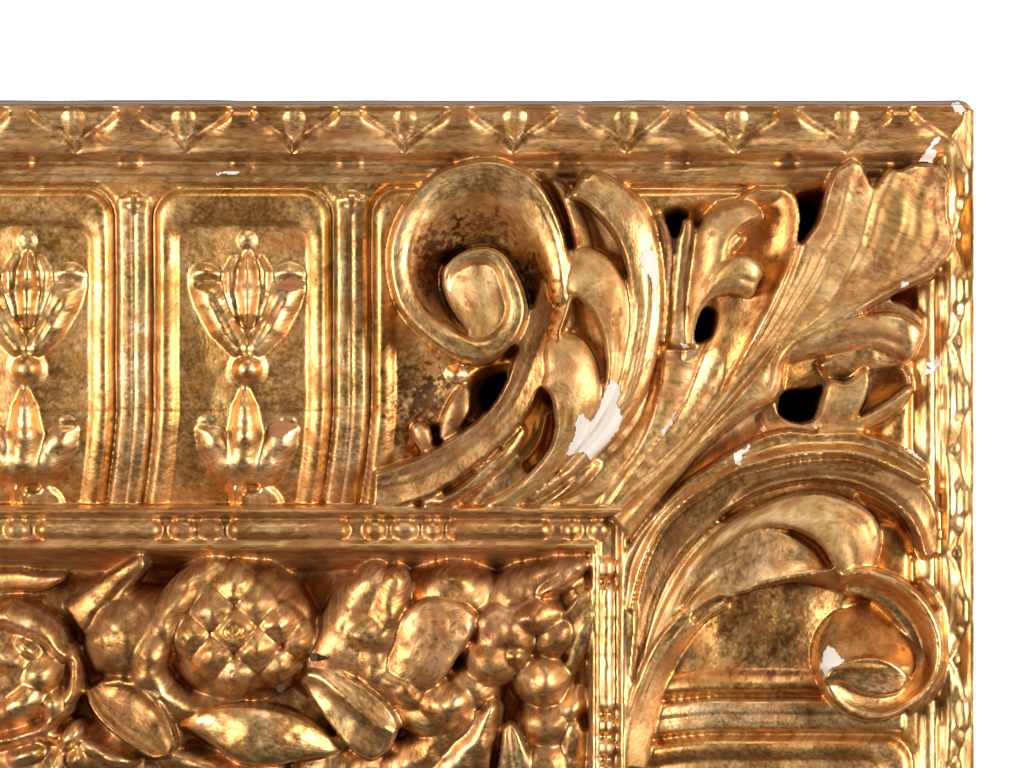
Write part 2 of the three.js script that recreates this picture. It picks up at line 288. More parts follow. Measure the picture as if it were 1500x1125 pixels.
// relief of the frieze: yy is 265..740 across (the top rail's own y), ax runs along
const friezeBase = (yy, side = 'top') => 15 * (1 - sstep(270, 430, yy)) + 6 * sstep(430, 530, yy) - 8 * sstep(535, 605, yy) - 44 * Math.pow(clamp((yy - 600) / 145), 1.4) - (side === 'top' ? (yy > 602 ? 0.8 : 0) + 1 * gauss((yy - 602) / 1.4) : 0);
function friezeU(side, ax, yy) {
  const sh = 18 * Math.pow(clamp((yy - 590) / 150), 1.5);
  const A = ax + sh * (side === 'top' ? 1 : -1);
  const k = side === 'top' ? (A - 197) / 318 : (A - 1047) / 318;
  return (k - Math.round(k)) * 318;
}
function friezeZ(side, ax, yy, x, y) {
  const u = friezeU(side, ax, yy), pu = 159 - Math.abs(u);           // pu: from the panel's centre line
  const so = rr(pu, yy, 129, 276, 46), si = rr(pu, yy, 99, 333 - 8 * (1 - (pu / 100) ** 2), 22);
  let z = friezeBase(yy, side);
  z += 8 * (1 - sstep(-6, 2, so) * 0.2) * (so > 0 ? 0.7 : 1);
  z -= 9 * gauss((so - 1) / 7);
  if (so < 0) { const f = clamp(-so / Math.max(8, si - so)); z += 5 * Math.sin(Math.PI * clamp(f)); z -= 5.5 * sstep(2, -7, si); }
  
  if (side === 'top') { const q = 159 - Math.abs(u) < 0 ? 0 : (u > 0 ? u - 159 : u + 159) - 4; z += 7 * stroke(q, yy, [[0, 360, 45, 0.6], [0, 430, 86, 1], [0, 500, 70, 1], [0, 545, 40, 0.7], [0, 640, 70, 0.9], [0, 700, 60, 0.9]], 1.5); }
  return z - pit(x, y);
}
const ribZ = (u) => 7.5 * Math.pow(Math.max(0, 1 - (u / 25) ** 2), 0.4) - 2.4 * gauss(u / 4);
const beadZ = (q) => {                  // section of the bead moulding without beads
  const lip = (c, w, h) => h * Math.sqrt(Math.max(0, 1 - ((q - c) / w) ** 2));
  return 6 + lip(0.1, 0.13, 16) + lip(0.88, 0.12, 13) - 4 * gauss((q - 0.3) / 0.06) - 1 * q;
};
const parts = {};
for (const side of ['top', 'side']) {
  const L = side === 'top' ? 780 : 560, sc = side === 'top' ? { sx: 0.45, sy: 1.3 } : { sx: 1.3, sy: 0.45 }, S = side === 'top' ? 'top' : 'right';
  const al = (p) => (side === 'top' ? p[0] : p[1]);
  parts[side + 'm'] = add(side + '_leaf_moulding', grid(L, 56, (t, q) => {
    const d = q < 0.08 ? [mix(5, cross.rim[0], q / 0.08), mix(1.5, cross.rim[1], q / 0.08)] : lerpC('rim', 'ogee', (q - 0.08) / 0.92);
    const p = railPt(side, t, d); return [p[0], p[1], (q < 0.08 ? 36 + 8 * Math.sqrt(q / 0.08) : ogeeZ(side, al(p), (q - 0.08) / 0.92)) + carve(p[0], p[1], 0.9)];
  }, { ...sc, dirtAndShade: side === 'top' ? Array.from({ length: 9 }, (_, k) => -50 + 161 * k).flatMap((x) => [[x - 45, 181, 13, 0.4], [x - 22, 197, 13, 0.5], [x, 216, 12, 0.5], [x + 22, 197, 13, 0.5], [x + 45, 181, 13, 0.4], [x + 80, 178, 16, 0.25], [x + 80, 240, 16, 0.4]]) : [] }), side === 'top' ? M.streaked : M.gold);  // spots darken the V recesses, arch caps and notches
  add(side + '_fillet', grid(L / 2, 18, (t, q) => { const p = railPt(side, t, lerpC('ogee', 'fillet', q)); return [p[0], p[1], (side === 'top' ? filletZ(q) : sideFilletZ(q)) + carve(p[0], p[1], 0.9)]; }, sc), side === 'top' ? M.streaked : M.gold);
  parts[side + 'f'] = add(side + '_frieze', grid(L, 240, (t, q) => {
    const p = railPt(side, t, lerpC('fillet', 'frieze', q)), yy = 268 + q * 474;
    return [p[0], p[1], (q < 0.008 ? 18 : friezeZ(side, al(p), yy, p[0], p[1])) + carve(p[0], p[1], 0.7)];  // side spot: lower scroll's cast shadow painted in with some brown grime
  }, { sx: 0.85, sy: 0.85, cut: (x, y) => pit(x, y) > 52, dirtAndShade: side === 'top' ? [[640, 610, 70, 0.7], [600, 560, 50, 0.5], [302, 408, 22, 0.5], [424, 406, 20, 0.5], [102, 408, 20, 0.5], [305, 600, 20, 0.3]] : [[1135, 900, 100, 0.55]] }), M.frieze);  // top: darker below the scroll; petal-tip hollows have their shade painted in
  parts[side + 'b'] = add(side + '_bead_moulding', grid(L, 46, (t, q) => {
    if (q < 0.04) { const p = railPt(side, t, cross.frieze); return [p[0], p[1], mix(-90, beadZ(0), q / 0.04)]; }
    if (q > 0.9) { const r = (q - 0.9) / 0.1, d = [cross.bead[0] + r * 66, cross.bead[1] + r * 34], p = railPt(side, t, d); return [p[0], p[1], beadZ(1) - 2 - 112 * Math.pow(r, 0.55)]; }
    const s = (q - 0.04) / 0.86, p = railPt(side, t, lerpC('frieze', 'bead', s)); return [p[0], p[1], beadZ(s) + carve(p[0], p[1], 0.6)];
  }, sc), side === 'top' ? M.streaked : M.gold);
}
// outer sides, rounded at the corner, and the sight panel
{
  const path = []; for (let i = 0; i <= 20; i++) path.push([mix(X0, XR - 22, i / 20), YT + 1.1 * n3(i * 0.7, 3, 1)]);
  for (let i = 1; i <= 10; i++) { const a = Math.PI / 2 * i / 10; path.push([XR - 22 + 22 * Math.sin(a), YT + 22 - 22 * Math.cos(a)]); }
  for (let i = 1; i <= 20; i++) path.push([XR + 1.1 * n3(i * 0.7, 9, 1), mix(YT + 22, Y1, i / 20)]);
  const zs = [[10, 33], [5, 34], [2.5, 29], [0.5, 16], [0, 0], [0, -160], [60, -162]];
  add('outer_side', grid(path.length - 1, zs.length - 1, (t, q) => {
    const i = Math.round(t * (path.length - 1)), p = path[i], [o, z] = zs[Math.round(q * (zs.length - 1))];
    const k = clamp((i - 20) / 10) * Math.PI / 2; return [p[0] - o * Math.sin(k), p[1] + o * Math.cos(k), z];
  }), M.side);
  add('recessed_panel', grid(120, 80, (t, q) => { const x = mix(X0, 905, t), y = mix(790, Y1, q); return [x, y, -98 + carve(x, y, 1.5)]; }), M.amber);
  add('inner_wood', grid(20, 20, (t, q) => [mix(560, 1330, t), mix(270, 735, q), -148]), M.wood);
  const bk = new THREE.BoxGeometry((XR - X0) * K, (Y1 - YT - 20) * K, 20 * K); bk.translate(...V((X0 + XR - 20) / 2, (YT + 20 + Y1) / 2, -175)); add('back_board', bk, M.side);
}
// buds of the leaf moulding
for (let k = -1; k < 8; k++) {
  const x = 110.5 + 161 * k; if (x > 1300) break;
  add('bud', reliefGeo(x - 26, 158, x + 26, 215, 2, (a, b) => stroke(a, b, [[x, 176, 18, 6], [x, 190, 14, 5], [x, 208, 4, 3]], 0.8) - 1.2 * gauss((a - x) / 2.5), (a, b) => ogeeZ('top', x, (b - 157) / 89) - 1), M.worn, parts.topm);
}
for (let k = 0; k < 6; k++) {
  const y = 270 + 77.5 + 155 * k - 50; for (const [yy, rx, ry, hh] of [[y, 20, 28, 15], [y + 48, 15, 18, 9], [y + 105, 20, 26, 14]]) add('bud', reliefGeo(1374, yy - 30, 1422, yy + 30, 2, (a, b) => { const d = ((a - 1398 - 3 * n3(yy, 1, 1)) / rx) ** 2 + ((b - yy) / ry) ** 2; return d < 1 ? hh * (1 - d) ** 1.2 : 0; }, () => 24), M.gold, parts.sidem);
}
// ribs of the frieze
for (const k of [-1, 0, 1]) {
  const xr = 197 + 318 * k;
  add('rib', grid(26, 220, (s, q) => {
    const yy = 284 + q * 460, sh = 18 * Math.pow(clamp((yy - 590) / 150), 1.5), w = 25 * (q < 0.03 ? 0.75 + 0.25 * q / 0.03 : 1 - 0.1 * sstep(0.03, 0.08, q)), u = (s * 2 - 1) * w;
    const top = 3 * gauss((yy - 296) / 12) * gauss(u / 12) - 4 * gauss((yy - 304) / 3) * gauss((Math.abs(u) - 8) / 6);
    return [xr - sh + u, yy - 3, friezeBase(yy) + 4 + ribZ(u) + top - (q < 0.015 ? 8 : 0) - 3 * sstep(0.88, 1, Math.abs(u) / w) + carve(xr + u, yy, 0.6)];
  }), M.gold, parts.topf);
}
for (const k of [0, -1]) {
  const yr = 1047 + 318 * k; if (k < 0) continue;
  add('rib', grid(220, 26, (q, s) => {
    const yy = 284 + q * 460, sh = 18 * Math.pow(clamp((yy - 590) / 150), 1.5), u = (s * 2 - 1) * 23, x = XR - mix(cross.fillet[1], cross.frieze[1], (yy - 268) / 474);
    return [x, yr + sh + u, friezeBase(yy, 'side') + 4 + ribZ(u) - (q < 0.015 ? 8 : 0) - 3 * sstep(0.88, 1, Math.abs(u) / 23) + carve(x, yr + u, 0.6)];
  }), M.gold, parts.sidef);
}
for (const xr of [197, 515]) add('rib_bud', reliefGeo(xr - 16, 280, xr + 16, 318, 1.7, (x, y) => stroke(x, y, [[xr, 293, 13, 11], [xr, 312, 4, 8]], 0.8) - 2 * gauss((x - xr) / 2.5), (x, y) => friezeBase(y) + 5), M.gold, parts.topf);
// tulips in the panels
for (const [cx, kk] of [[363, 0], [41, 1]]) {
  const base = (x, y) => friezeZ('top', x, y, x, y) - 1, f = (a, b) => [cx + a, b];
  const groups = []; let list = [];
  const S = (name, x0, y0, x1, y1, h) => list.push([name, (x, y) => (x < x0 || x > x1 || y < y0 || y > y1 ? 0 : h(x, y))]);
  const flush = (y0, y1) => {
    const hs = list, tot = (x, y) => { let q = 0; for (const [, h] of hs) { const v = Math.max(0, h(x - cx, y)); q += v ** 7; } return Math.pow(q, 1 / 7); };
    hs.forEach(([name, h], k) => add(name, reliefGeo(cx - 102, y0, cx + 102, y1, 1.7, (x, y) => tot(x, y) + 0.5 * n3(x / 8, y / 8, 2), base, { own: (x, y) => { let bi = -1, bv = 0.6; hs.forEach(([, g], i) => { const v = g(x - cx, y); if (v > bv) { bv = v; bi = i; } }); return bi === k; } }), M.gold, parts.topf));
    list = [];
  };
  // upper flower
  const pet = (s) => (x, y) => { x *= s; return stroke(x, y, [[62, 411, 27, 17], [53, 440, 26, 19], [36, 476, 23, 19], [12, 510, 16, 14]], 0.9) - 15 * gauss((x - 60) / 20) * gauss((y - 412) / 8) - 3 * gauss((x - 50 + (y - 440) * 0.55) / 4) * sstep(428, 445, y) * sstep(512, 490, y); };
  S('tulip_petal', -100, 380, 0, 540, pet(-1)); S('tulip_petal', 0, 380, 100, 540, pet(1));
  const inner = (s) => (x, y) => stroke(x * s, y, [[18, 380, 7, 7], [26, 400, 10, 11], [25, 430, 11, 13], [17, 462, 9, 12]], 0.9);
  S('tulip_petal', -60, 355, 0, 525, inner(-1)); S('tulip_petal', 0, 355, 60, 525, inner(1));
  S('tulip_bud', -30, 365, 30, 480, (x, y) => stroke(x, y, [[1, 374, 5, 14], [1, 398, 14, 21], [1, 428, 19, 26], [1, 458, 13, 25], [1, 484, 4, 18]], 0.7) + 1.5 * gauss(x / 3) * (Math.abs(x) < 14 ? 1 : 0));
  S('calyx', -24, 332, 24, 376, (x, y) => { const r = Math.hypot(x, y - 353); return 7 * Math.sqrt(Math.max(0, 1 - (r / 14) ** 2)) * (0.92 + 0.08 * Math.cos(6 * Math.atan2(y - 353, x))); });
  S('ball', -34, 508, 34, 576, (x, y) => Math.max(stroke(x, y, [[0, 541, 21, 22]]), stroke(x, y, [[0, 541, 31, 9]], 0.8)));
  flush(330, 577);
  // lower flower
  const low = (s) => (x, y) => { x = x * s + (s < 0 ? 0 : 2); return stroke(x, y, [[60, 627, 19, 11], [50, 650, 25, 18], [30, 682, 29, 22], [-4, 708, 25, 17]], 0.9) - 8 * gauss((x - 60) / 16) * gauss((y - 622) / 6); };
  S('tulip_petal', -90, 604, 20, 740, low(-1)); S('tulip_petal', -20, 604, 90, 740, low(1));
  S('tulip_bud', -40, 560, 40, 728, (x, y) => stroke(x, y, [[-4, 568, 4, 12], [-4, 600, 18, 20], [-4, 640, 26, 28], [-8, 680, 32, 29], [-16, 714, 18, 17]], 0.75));
  S('stem_knob', -40, 706, 10, 748, (x, y) => stroke(x, y, [[-18, 718, 7, 24], [-20, 742, 6, 22]]));
  S('mound', -84, 712, 54, 745, (x, y) => Math.max(stroke(x, y, [[-52, 745, 31, 12]], 0.18), stroke(x, y, [[16, 745, 34, 12]], 0.18)));
  flush(562, 746);
}
// beads and bars
for (const [x0, x1] of [[-140, -10], [8, 43], [53, 237], [249, 287], [291, 326], [335, 512], [532, 566], [574, 612], [620, 648], [655, 808], [824, 852], [862, 892]]) {
  const r = 17, L = x1 - x0;
  add(L > 60 ? 'bar' : 'bead', reliefGeo(x0 - 2, 756, x1 + 2, 796, 1.7, (x, y) => { const re = Math.min(15, L / 2), d = Math.hypot(Math.max(0, Math.abs(x - (x0 + x1) / 2) - (L / 2 - re)) / re, (y - 776) / 14.5); return d < 1 ? (L > 60 ? 15 : 12) * Math.pow(1 - d * d, 0.6) + 0.8 * n3(x / 9, y / 9, 4) : 0; }, () => 6, { sx: 0.45, sy: 1.3 }), M.streaked, parts.topb);
}
for (const [y0, y1] of [[816, 848], [854, 1042], [1048, 1076], [1081, 1108], [1114, 1250]]) {
  const r = 12, L = y1 - y0;
  add(L > 60 ? 'bar' : 'bead', reliefGeo(872, y0 - 2, 904, y1 + 2, 1.7, (x, y) => { const d = Math.hypot((x - 888) / 11, Math.max(0, Math.abs(y - (y0 + y1) / 2) - Math.max(0, L / 2 - r)) / r); return d < 1 ? 14 * Math.sqrt(1 - d * d) + 0.8 * n3(x / 9, y / 9, 4) : 0; }, () => 6, { sx: 1.3, sy: 0.45 }), M.gold, parts.sideb);
}
// ---------- upper scroll ----------
const scrollOuter = [[846, 480, 24], [840, 436, 50], [835, 400, 60], [826, 346, 66], [808, 300, 70], [785, 266, 72], [755, 246, 74], [721, 236, 74], [680, 240, 74], [642, 254, 74], [612, 280, 74], [590, 310, 74], [576, 342, 74], [570, 375, 75], [573, 412, 77], [583, 446, 80], [600, 472, 82], [628, 498, 84], [660, 521, 86], [690, 532, 86], [712, 530, 78], [734, 518, 66]];
const scrollInner = [[784, 490, 10], [778, 455, 6], [768, 425, 4], [755, 395, 2], [735, 366, 2], [712, 356, 2], [688, 358, 4], [664, 368, 8], [648, 384, 14], [642, 405, 22], [644, 425, 32], [650, 443, 42], [660, 460, 52], [672, 474, 60], [690, 484, 66], [704, 482, 60]];
const scroll = leaf('upper_scroll', frame, M.gold, {
  a: scrollOuter, b: scrollInner, n: 220, m: 60, drop: 70, e: 14, under: 0.02, rough: 1.2, dirtAndShade: [[652, 380, 52, 0.75], [710, 348, 40, 0.6], [775, 420, 40, 0.8], [785, 470, 36, 0.8]],  // grime left of and above the eye; shadow painted in right of it
  prof: (s, t) => { const k = 1 - sstep(0.72, 1, t); return k * (5 * gauss((s - 0.2) / 0.1) + 60 * (s - sstep(0.3, 1.0, s))) + (1 - k) * (6 * gauss((s - 0.2) / 0.14)); },
});
leaf('scroll_eye', scroll, M.olive, {
  a: [[690, 484, 70], [678, 474, 76], [667, 458, 84], [658, 438, 90], [651, 418, 92], [649, 404, 92], [655, 391, 90], [668, 378, 86], [688, 367, 78]],
  b: [[690, 533, 85], [716, 530, 78], [741, 514, 70], [761, 492, 62], [772, 458, 56], [767, 428, 54], [754, 398, 55], [738, 375, 60], [712, 363, 70]], n: 100, m: 44, drop: 110, e: 5, under: 0.03, rough: 1.0, capB: 6,
  prof: (s, t) => { const g = sstep(0.0, 0.5, t) * (1 - 0.6 * sstep(0.85, 1, t)); return (30 * (s - sstep(0.66, 1, s)) - 12 * gauss((s - 0.42) / 0.26)) * g; },
});
const SC = scroll;
{ // the rolled rim, one band that winds one turn and three quarters into the eye
  const A = [[838, 440, 50], [835, 400, 60], [826, 346, 66], [808, 300, 70], [785, 266, 72], [755, 246, 74], [721, 237, 74], [680, 241, 74], [642, 255, 74], [612, 281, 75], [590, 311, 76], [577, 342, 77], [571, 375, 78], [574, 412, 80], [584, 446, 82], [601, 472, 84], [629, 498, 86], [660, 520, 88], [690, 531, 89], [716, 529, 90], [740, 514, 91], [760, 492, 92], [771, 458, 93], [766, 428, 94], [753, 398, 95], [738, 376, 96], [716, 364, 96], [690, 366, 96], [668, 377, 95], [653, 391, 94], [648, 408, 92], [653, 432, 88], [664, 454, 82], [680, 472, 74]];
  const B = A.map(([x, y, z], i) => { const k = i / (A.length - 1), w = (k < 0.3 ? mix(18, 34, k / 0.3) : k < 0.55 ? 34 : mix(34, 12, (k - 0.55) / 0.45)), dx = 706 - x, dy = (k < 0.5 ? 430 : 442) - y, l = Math.hypot(dx, dy); return [x + dx / l * w, y + dy / l * w, z - (k < 0.5 ? 8 : 4)]; });
  leaf('scroll_rim', scroll, M.gold, { a: A, b: B, n: 260, m: 20, hw: 0.2, e: 7, drop: 30, under: 0.02, rough: 1.1, capA: 12, capB: 8 });
}
// outer back of the scroll, sloping down to the right
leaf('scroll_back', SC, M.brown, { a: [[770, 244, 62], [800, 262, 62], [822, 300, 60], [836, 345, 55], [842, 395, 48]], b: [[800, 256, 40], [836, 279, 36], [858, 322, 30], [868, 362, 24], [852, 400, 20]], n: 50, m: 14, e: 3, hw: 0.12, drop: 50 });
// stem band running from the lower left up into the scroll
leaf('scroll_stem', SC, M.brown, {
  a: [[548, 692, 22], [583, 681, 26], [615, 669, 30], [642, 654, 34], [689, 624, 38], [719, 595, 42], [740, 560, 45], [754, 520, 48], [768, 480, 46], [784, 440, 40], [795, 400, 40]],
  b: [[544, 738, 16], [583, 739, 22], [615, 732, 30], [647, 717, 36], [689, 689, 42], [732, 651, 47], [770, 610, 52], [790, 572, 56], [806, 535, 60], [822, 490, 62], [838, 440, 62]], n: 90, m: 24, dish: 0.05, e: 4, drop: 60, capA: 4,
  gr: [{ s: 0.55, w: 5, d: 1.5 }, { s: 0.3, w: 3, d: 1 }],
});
// hollow and inner ridge beside the stem
leaf('scroll_hollow', SC, M.worn, { a: [[640, 735, 12], [700, 690, 20], [745, 650, 20], [775, 610, 14], [790, 575, 10]], b: [[690, 742, 12], [716, 712, 12], [752, 690, 10], [790, 652, 8], [806, 600, 8]], n: 50, m: 16, drop: 30, dish: 0.25, e: 2 });
leaf('scroll_ridge', SC, M.gold, { a: [[620, 738, 18], [668, 716, 28], [710, 682, 33], [742, 652, 34], [766, 622, 30]], b: [[664, 740, 18], [690, 722, 24], [725, 694, 28], [752, 666, 28], [772, 634, 24]], n: 50, m: 14, hw: 0.35, e: 3, drop: 30, rough: 2 });
// husk leaves on the right of the scroll
leaf('husk_lobe', SC, M.worn, {   // long outer leaf
  a: [[833, 291, 64], [856, 299, 66], [879, 320, 66], [897, 342, 66], [910, 370, 64], [918, 400, 60], [922, 432, 52], [924, 470, 46], [914, 520, 40], [900, 570, 36], [880, 620, 32], [850, 660, 28], [815, 700, 22], [775, 736, 14]],
  b: [[855, 250, 44], [884, 257, 48], [914, 274, 50], [938, 296, 50], [952, 322, 50], [962, 356, 48], [968, 400, 46], [969, 450, 44], [964, 495, 42], [957, 535, 40], [945, 572, 36], [929, 603, 32], [905, 636, 26], [870, 672, 20]], n: 120, m: 30, hw: 0.16, e: 5, drop: 60, capA: 10,
  gr: [{ s: 0.32, w: 4, d: 3, t0: 0.35, t1: 0.8 }, { s: 0.55, w: 5, d: 3.5, t0: 0.25, t1: 0.9 }, { s: 0.8, w: 4, d: 2, t0: 0.3, t1: 0.8 }, { s: 0.12, w: 4, d: 2.5, t0: 0.5, t1: 0.95 }],
});
leaf('husk_tip', SC, M.brown, { a: [[836, 288, 58], [846, 270, 56], [856, 250, 50]], b: [[862, 300, 62], [872, 276, 58], [872, 256, 48]], n: 20, m: 12, hw: 0.2, e: 5, drop: 40 });
leaf('husk_lobe', SC, M.brown, { a: [[958, 318, 40], [968, 350, 42], [973, 400, 38], [972, 450, 34], [966, 500, 28]], b: [[972, 317, 36], [984, 345, 36], [986, 390, 32], [980, 440, 28], [970, 505, 22]], n: 40, m: 12, hw: 0.35, e: 3, drop: 60, capA: 8 });
leaf('husk_hollow', SC, M.worn, { a: [[836, 300, 30], [850, 330, 26], [870, 350, 20], [890, 380, 16], [905, 410, 16]], b: [[860, 305, 34], [884, 330, 30], [900, 355, 28], [912, 385, 26], [918, 415, 24]], n: 30, m: 10, drop: 30, dish: 0.15, e: 2 });
leaf('husk_lobe', SC, M.olive, {   // middle lobe
  a: [[832, 368, 50], [830, 400, 54], [832, 428, 58], [852, 442, 60], [868, 459, 60], [880, 485, 58], [887, 520, 55], [886, 560, 50], [879, 590, 45], [868, 616, 40], [848, 650, 32], [815, 690, 24]],
  b: [[842, 363, 42], [873, 368, 44], [897, 385, 46], [911, 408, 47], [917, 430, 48], [920, 460, 46], [918, 500, 43], [910, 545, 40], [898, 585, 36], [880, 622, 32], [860, 655, 26], [830, 690, 20]], n: 100, m: 24, hw: 0.2, e: 6, drop: 60, capA: 12,
  gr: [{ s: 0.55, w: 4, d: 3, t0: 0.3, t1: 0.9 }],
});
leaf('husk_hollow', SC, M.worn, { a: [[838, 440, 36], [836, 465, 30], [836, 490, 24], [850, 530, 18], [862, 570, 18], [862, 605, 22]], b: [[856, 447, 44], [872, 470, 40], [882, 505, 34], [884, 545, 30], [880, 580, 30], [868, 612, 30]], n: 40, m: 14, drop: 30, dish: 0.25, e: 2 });
leaf('husk_lobe', SC, M.olive, {   // inner lobe with the bright fluted neck
  a: [[803, 494, 50], [798, 520, 58], [800, 545, 62], [796, 566, 64], [806, 580, 62], [812, 604, 60], [813, 630, 55], [806, 655, 48], [785, 684, 38], [753, 714, 28], [710, 738, 16]],
  b: [[826, 486, 42], [852, 498, 46], [868, 520, 48], [876, 548, 48], [879, 575, 46], [874, 600, 42], [864, 622, 38], [848, 650, 33], [826, 676, 28], [800, 704, 22], [760, 738, 14]], n: 100, m: 32, hw: 0.2, e: 6, drop: 60, capA: 12,
  gr: [{ s: 0.3, w: 4, d: 4, t0: 0.35, t1: 1 }, { s: 0.62, w: 4, d: 4, t0: 0.35, t1: 1 }, { s: 0.82, w: 3, d: 2, t0: 0.3, t1: 0.9 }],
});
leaf('husk_ground', SC, M.worn, { a: [[700, 738, 6], [770, 715, 16], [830, 680, 18], [880, 640, 16], [920, 600, 14], [945, 560, 10]], b: [[760, 748, 4], [820, 742, 6], [880, 722, 14], [925, 680, 20], [950, 640, 22], [972, 580, 20]], n: 60, m: 20, drop: 30, dish: 0.08, e: 2, rough: 2.5, gr: [{ s: 0.5, w: 6, d: 4 }] });
leaf('husk_ridge', SC, M.gold, { a: [[790, 738, 12], [815, 722, 20], [840, 700, 24], [868, 676, 22]], b: [[806, 740, 10], [832, 726, 16], [858, 706, 18], [880, 680, 16]], n: 30, m: 10, hw: 0.35, e: 3, drop: 30 });
// tulip glimpsed under the scroll
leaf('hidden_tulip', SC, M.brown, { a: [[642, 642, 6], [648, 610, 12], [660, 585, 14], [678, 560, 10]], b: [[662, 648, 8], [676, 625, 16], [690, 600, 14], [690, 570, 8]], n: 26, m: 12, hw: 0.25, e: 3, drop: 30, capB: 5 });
leaf('hidden_tulip', SC, M.worn, { a: [[618, 662, 4], [606, 640, 10], [604, 626, 12], [612, 618, 8]], b: [[640, 664, 4], [634, 645, 12], [630, 628, 10], [622, 620, 8]], n: 24, m: 12, hw: 0.3, e: 3, drop: 30, capB: 4 });
blob('hidden_ball', SC, M.gold, 668, 548, -2, 20, 18, 20);

// ---------- corner acanthus ----------
const AC = leaf('corner_acanthus', frame, M.olive, {   // main blade, from the root to the corner tip
  a: [[898, 758, 16], [935, 722, 24], [970, 690, 30], [1015, 645, 36], [1058, 598, 41], [1100, 548, 46], [1150, 496, 50], [1192, 458, 53], [1225, 418, 56], [1246, 380, 60], [1258, 340, 64], [1268, 296, 72], [1284, 268, 80], [1298, 250, 84], [1314, 252, 85], [1334, 242, 86]],
  b: [[926, 790, 12], [960, 744, 18], [1000, 692, 24], [1046, 642, 30], [1100, 602, 36], [1142, 576, 38], [1148, 530, 40], [1164, 504, 42], [1186, 493, 44], [1215, 478, 50], [1258, 452, 58], [1292, 432, 66], [1326, 417, 74], [1360, 402, 82], [1386, 372, 86], [1392, 350, 86], [1385, 326, 88], [1383, 290, 90], [1382, 258, 88], [1370, 244, 88]], n: 200, m: 50, e: 7, drop: 90, capB: 8, rough: 1.4, dirtAndShade: [[1352, 252, 34, 0.8, 1], [1378, 300, 24, 0.7, 1], [1292, 388, 34, 0.55, 1], [1368, 368, 28, 0.6, 1], [1225, 425, 30, 0.4, 1], [1130, 545, 30, 0.3, 1]],
  prof: (s, t, w) => 17 * (1 - sstep(0.4, 0.62, t)) * (1 - (2 * s - 1) ** 2) - 9 * gauss((s - 0.6) * w / 22) * sstep(0.5, 0.75, t) + 7 * gauss((s - 0.97) * w / 7) * sstep(0.6, 0.7, t) * (1 - sstep(0.84, 0.92, t)) + 5 * gauss((s - 0.12) * w / 10) * sstep(0.6, 0.8, t),
  gr: [{ s: 0.3, w: 5, d: 4, t0: 0.1, t1: 0.8 }, { s: 0.14, w: 4, d: 3, t0: 0.2, t1: 0.75 }, { s: 0.72, w: 5, d: -4, t0: 0.15, t1: 0.6 }, { s: 0.82, w: 3, d: 2.5, t0: 0.6, t1: 1 }, { s: 0.45, w: 3, d: 2, t0: 0.45, t1: 0.95 }],
});
leaf('leaf_blade', AC, M.olive, {   // left lobe of the main blade
  a: [[886, 744, 12], [928, 712, 20], [962, 684, 26], [1012, 634, 32], [1052, 584, 36], [1090, 528, 40], [1120, 480, 46], [1141, 436, 50], [1158, 400, 54], [1172, 360, 56], [1194, 326, 64], [1206, 286, 76], [1218, 256, 82], [1244, 237, 80]],
  b: [[906, 764, 12], [945, 728, 20], [985, 690, 26], [1030, 645, 34], [1076, 594, 40], [1118, 546, 45], [1165, 494, 49], [1208, 450, 52], [1240, 410, 55], [1260, 368, 60], [1270, 325, 66], [1275, 285, 74], [1258, 243, 80]], n: 180, m: 36, hw: 0.06, e: 6, drop: 80, dirtAndShade: [[1226, 270, 26, 0.7, 1], [1266, 268, 18, 0.8, 1]],
  gr: [{ s: 0.22, w: 4, d: 6, t0: 0.45, t1: 0.82 }, { s: (t) => 0.6 - 0.15 * t, w: 4, d: 5, t0: 0.4, t1: 0.85 }, { s: 0.4, w: 5, d: -3, t0: 0.6, t1: 1.1 }, { s: 0.5, w: 5, d: 3, t0: 0, t1: 0.5 }],
});
leaf('rib_band', AC, M.worn, { a: [[872, 742, 12], [900, 703, 20], [935, 653, 26], [955, 605, 28], [965, 555, 26], [970, 509, 22]], b: [[888, 748, 14], [928, 687, 24], [952, 655, 28], [975, 630, 30], [1002, 586, 32], [1032, 519, 30]], n: 70, m: 22, dish: 0.12, e: 5, drop: 60, rough: 1.6, capB: 6 });
leaf('rib_band', AC, M.worn, { a: [[884, 748, 16], [926, 690, 28], [974, 631, 34], [1000, 588, 36], [1029, 520, 34], [1050, 506, 28], [1080, 480, 20]], b: [[906, 768, 8], [966, 694, 18], [1016, 642, 24], [1056, 592, 28], [1088, 540, 26], [1094, 512, 24], [1086, 482, 20]], n: 80, m: 24, dish: 0.1, e: 5, drop: 60, rough: 2.4, gr: [{ s: 0.5, w: 7, d: -3, t0: 0.3, t1: 1 }] });
// valley between the rib and the lower leaf
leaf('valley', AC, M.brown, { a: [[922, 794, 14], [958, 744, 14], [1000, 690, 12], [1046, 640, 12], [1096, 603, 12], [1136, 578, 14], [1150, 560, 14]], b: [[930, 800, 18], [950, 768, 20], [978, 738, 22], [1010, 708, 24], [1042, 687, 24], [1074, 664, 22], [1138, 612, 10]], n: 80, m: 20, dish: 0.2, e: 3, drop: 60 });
leaf('valley', AC, M.amber, { a: [[1145, 508, 26], [1180, 496, 28], [1220, 482, 26], [1256, 478, 20]], b: [[1138, 580, 14], [1160, 572, 14], [1190, 570, 14], [1214, 558, 16]], n: 40, m: 24, dish: 0.1, e: 4, drop: 60, rough: 2.5 });
